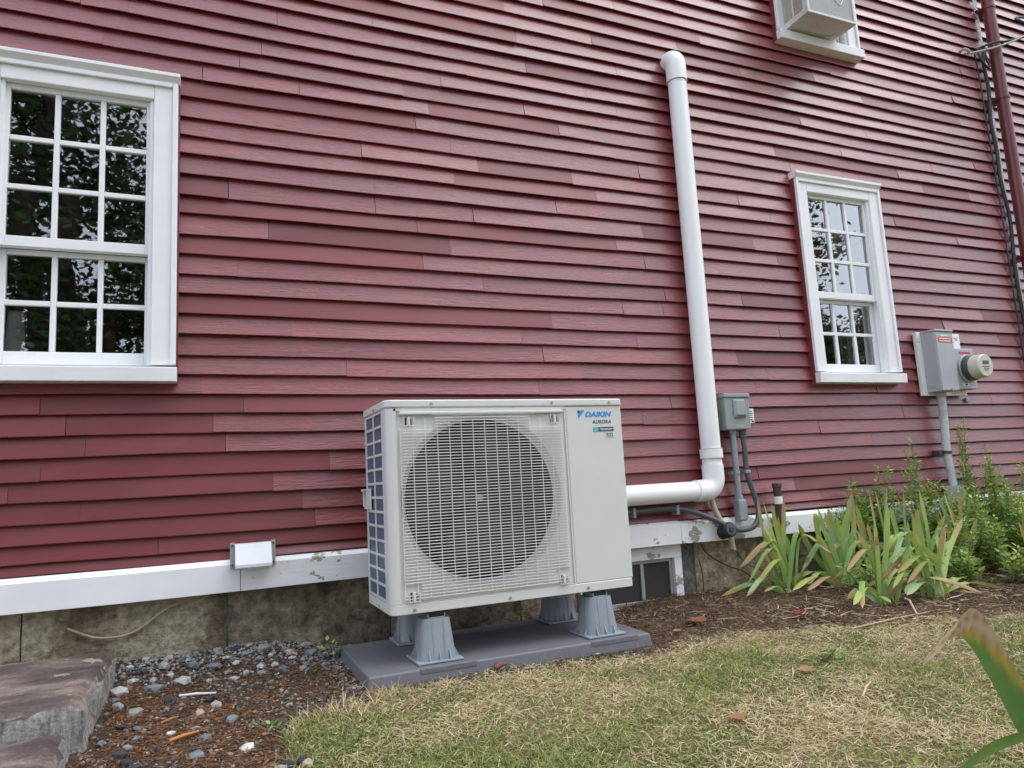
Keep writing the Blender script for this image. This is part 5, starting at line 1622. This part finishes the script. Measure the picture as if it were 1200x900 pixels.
WEEDS = [
 (2.42, 0.40, 0.47, 5, 'bushy bright weed rising behind the broad leaved iris clump'),
 (2.62, 0.40, 0.52, 5, 'bushy bright weed rising behind the yellowing iris clump'),
 (2.75, 0.30, 0.66, 2, 'slender tall weed with a single leafy spire before the clapboards'),
 (2.95, 0.36, 0.44, 5, 'dense leafy weed between the slender spire and the meter conduit'),
 (3.10, 0.28, 0.42, 5, 'dense leafy weed right before the foot of the meter conduit'),
 (3.30, 0.40, 0.76, 2, 'tallest leafy vine climbing beside the pale meter conduit'),
 (3.33, 0.33, 0.62, 3, 'leafy vine stem just right of the pale meter conduit'),
 (3.45, 0.30, 0.45, 5, 'leafy weed beside the vine stem on its downspout side'),
 (3.62, 0.32, 0.52, 4, 'leafy weed midway between the meter conduit and the downspout'),
 (3.80, 0.30, 0.58, 4, 'tall feathery weed in front of the downspout'),
 (3.55, 0.12, 0.42, 6, 'low dense weed clump before the feathery weed'),
 (3.25, 0.14, 0.34, 6, 'low dense weed clump before the tallest climbing vine'),
 (2.98, 0.12, 0.30, 6, 'low dense weed clump beside the orange tipped iris'),
 (2.72, 0.14, 0.30, 6, 'low small leaved weed between the arched and orange tipped irises'),
 (2.62, 0.02, 0.18, 6, 'low small leaved weed just below the arched iris leaves'),
 (2.85, -0.06, 0.16, 6, 'short weed at the lawn edge below the orange tipped iris'),
 (3.05, -0.10, 0.20, 6, 'short weed at the lawn edge before the half hidden iris'),
 (3.40, -0.06, 0.28, 6, 'tallest of the short weeds along the lawn edge'),
 (2.30, 0.42, 0.30, 4, 'low weed with small leaves against the white board'),
 (3.75, 0.05, 0.38, 6, 'low dense weed clump closest to the downspout'),
 (4.0, 0.2, 0.5, 5, 'tall feathery weed at the very foot of the house corner'),
 (2.52, 0.43, 0.40, 4, 'airy weed leaning on the clapboards above the white board'),
 (2.88, 0.42, 0.50, 4, 'airy weed with yellowing leaves just left of the meter conduit'),
 (3.02, 0.22, 0.36, 5, 'rounded weed between the orange tipped iris and the conduit'),
 (3.16, 0.40, 0.40, 5, 'leafy weed wrapped around the foot of the meter conduit'),
 (3.40, 0.42, 0.52, 4, 'leafy weed close behind the tallest vine'),
 (3.62, 0.42, 0.42, 5, 'broad weed touching the white board right of the conduit'),
 (3.35, 0.20, 0.36, 6, 'wide weed clump in front of the climbing vines'),
 (2.20, 0.18, 0.14, 5, 'small weed at the foot of the broad iris clump'),
 (2.45, 0.10, 0.14, 5, 'small weed at the foot of the arched iris leaves'),
]
for i, (x, y, h, ns_, lab) in enumerate(WEEDS):
    weed(x, y, h, lab, ns_ + 2, 100 + i, spread=0.17 if h < 0.6 else 0.06, leaf=0.044 if h < 0.6 else 0.036, dens=105 if h < 0.6 else 120)
weed(-0.125, 0.40, 0.055, 'tiny bright green seedling beside the corner of the pad', 4, 300, 0.05, 0.030, 60, 'seedling', 'small seedlings')
weed(-0.19, 0.25, 0.02, 'tiny green sprout on the soil left of the pad', 3, 301, 0.02, 0.014, 60, 'seedling', 'small seedlings')
weed(-0.36, -0.28, 0.02, 'low green sprout at the corner of the turf', 4, 302, 0.05, 0.024, 90, 'seedling', 'small seedlings')
weed(1.16, -0.56, 0.03, 'tuft of coarse green grass standing out of the dry lawn', 8, 303, 0.06, 0.026, 60, 'grass_tuft', 'small seedlings')
weed(0.60, -1.28, 0.05, 'broad leaved green weed low in the dry grass', 4, 304, 0.05, 0.036, 50, 'broadleaf_weed', 'small seedlings')
weed(0.78, -1.36, 0.05, 'broad leaved green weed beside the single iris', 4, 305, 0.05, 0.036, 50, 'broadleaf_weed', 'small seedlings')

# dead vine runners on the foundation
def vine(pts, label, r=0.003, m='vine'):
    mb = MB().tube(spline(pts, 6), r, 6)
    tag(mb.build('dead_vine', m, None, smooth=True, loc=pts[-1]), label, 'vine')
vine([(1.56, 0.5130, 0.066), (1.60, 0.5180, 0.01), (1.70, 0.5180, -0.05), (1.80, 0.5130, -0.09), (1.86, 0.4980, -0.15)], 'dead brown vine crossing the tan foundation stone diagonally', 0.0032)
vine([(1.55, 0.5200, -0.01), (1.565, 0.5210, -0.08), (1.56, 0.5180, -0.17)], 'short dead vine hanging straight on the tan foundation stone', 0.0025)
vine([(1.74, 0.5200, 0.07), (1.77, 0.5180, 0.0), (1.83, 0.5160, -0.06), (1.92, 0.5080, -0.1)], 'dead vine near the tan drain hose on the foundation', 0.0025)
vine([(-0.93, 0.5200, 0.0), (-0.84, 0.5180, -0.04), (-0.74, 0.5180, -0.035), (-0.64, 0.5160, 0.03), (-0.52, 0.5180, 0.066)], 'pale dead root curving over the foundation above the slab', 0.004, 'pale_root')

# ------------------------------------------------------------------ trees across the garden (seen mirrored in the panes)
TG = [(0.045, 0.085, 0.022), (0.06, 0.11, 0.03), (0.035, 0.065, 0.02), (0.08, 0.125, 0.035)]
def tree(x, y, h, rad, label, seed, n_leaf=2600, low=0.18, cols=TG, name='tree', leaf=0.24):
    g_ = random.Random(seed)
    t = thing(name, label, 'tree', (x, y, -0.2), 'trees standing across the garden from the house')
    tr = MB()
    top = h * 0.93
    path = [Vector((x + 0.25 * math.sin(k * 1.3 + seed) * k / 6, y + 0.2 * math.cos(k * 1.7 + seed) * k / 6, -0.25 + top * k / 6)) for k in range(7)]
    tr.tube(path, [0.028 * h * (1 - 0.14 * k) for k in range(7)], 9)
    ends = []
    for k in range(16):
        f = low + (0.95 - low) * (k + g_.random()) / 16
        i = min(int(f * 6), 5)
        p = path[i].lerp(path[i + 1], f * 6 - i)
        a = k * 2.4 + g_.uniform(-.4, .4)
        rr = rad * math.sin(math.pi * (0.16 + 0.80 * (f - low) / (1 - low))) * g_.uniform(0.75, 1.1)
        e = p + Vector((math.cos(a) * rr, math.sin(a) * rr, rr * g_.uniform(0.0, 0.5)))
        tr.tube(bez(p, (p + e) / 2 + Vector((0, 0, 0.12 * rr)), e, 4), [0.009 * h * (1 - .2 * q) * (1 - .6 * f) for q in range(5)], 5)
        ends.append((p, e, rr))
    tr.build('trunk', 'bark', t, smooth=True)
    lf = MB()
    for k in range(n_leaf):
        p, e, rr = ends[g_.randrange(len(ends))]
        u = g_.random() ** 0.6
        c = p.lerp(e, 0.2 + 0.9 * u) + Vector((g_.gauss(0, .16), g_.gauss(0, .16), g_.gauss(0, .13))) * rad * (0.6 + .5 * u)
        s = leaf * g_.uniform(0.5, 1.2)
        d1 = Vector((g_.gauss(0, 1), g_.gauss(0, 1), g_.gauss(0, .6))).normalized(); d2 = d1.cross(Vector((g_.gauss(0, 1), g_.gauss(0, 1), g_.gauss(0, 1)))).normalized()
        cc = tuple(v * g_.uniform(0.7, 1.3) for v in g_.choice(cols))
        lf.add([c - d1 * s * .5, c + d2 * s * .28, c + d1 * s * .5, c - d2 * s * .28], [(0, 1, 2, 3)], cc)
    lf.build('crown', 'leaf', t)
    return t
tree(-3.2, -11.5, 11.5, 3.4, 'tall dense tree mirrored in the panes of the window with the lampshade', 1, 15000, 0.06, leaf=0.17)
tree(-4.6, -9.6, 5.2, 1.9, 'dense shrubby tree at the foot of the tall tree row toward the steps', 12, 7000, 0.03, leaf=0.14)
tree(-1.6, -9.8, 5.4, 1.9, 'dense shrubby tree at the foot of the tall tree row toward the lawn', 13, 7000, 0.03, leaf=0.14)
tree(-7.0, -12.5, 11.0, 3.3, 'tall dense tree left of the one mirrored in the lampshade window', 2, 7000, 0.06, leaf=0.2)
tree(0.6, -13.0, 11.5, 3.2, 'tall dense tree right of the one mirrored in the lampshade window', 3, 9000, 0.06, leaf=0.2)
tree(-4.6, -15.0, 13.0, 3.8, 'tall tree standing behind the front row of dense trees', 4, 9000, 0.06, leaf=0.25)
tree(4.6, -15.5, 8.5, 2.9, 'mid height tree at the open end of the tree row', 5, 2600, 0.12)
tree(13.0, -10.6, 10.5, 2.1, 'loose tree with russet leaves mirrored in the window by the meter', 6, 4500, 0.16, TG + [(0.22, 0.10, 0.04), (0.17, 0.09, 0.04)], leaf=0.17)
tree(16.0, -12.0, 5.6, 2.5, 'low rounded tree mirrored in the lower panes by the meter', 7, 6000, 0.04, leaf=0.2)
tree(10.5, -12.5, 4.6, 2.4, 'low rounded tree at the lawn end beyond the russet tree', 8, 3500, 0.05)
tree(13.4, -9.4, 4.2, 1.6, 'dense shrub in front of the russet tree', 14, 6000, 0.02, leaf=0.17)
tree(15.6, -10.2, 4.4, 1.7, 'dense shrub in front of the low rounded tree', 15, 6000, 0.02, leaf=0.17)
tree(17.9, -11.0, 4.4, 1.7, 'dense shrub beyond the low rounded tree', 16, 6000, 0.02, leaf=0.17)
tree(25.0, -9.0, 5.0, 2.6, 'low tree standing past the farthest rounded tree', 10, 3000, 0.05)
tree(7.6, -14.5, 5.5, 2.6, 'low tree between the tall row and the rounded trees', 11, 3000, 0.05)
tree(20.0, -10.0, 4.0, 2.4, 'low rounded tree farthest along the garden hedge line', 9, 3500, 0.05)
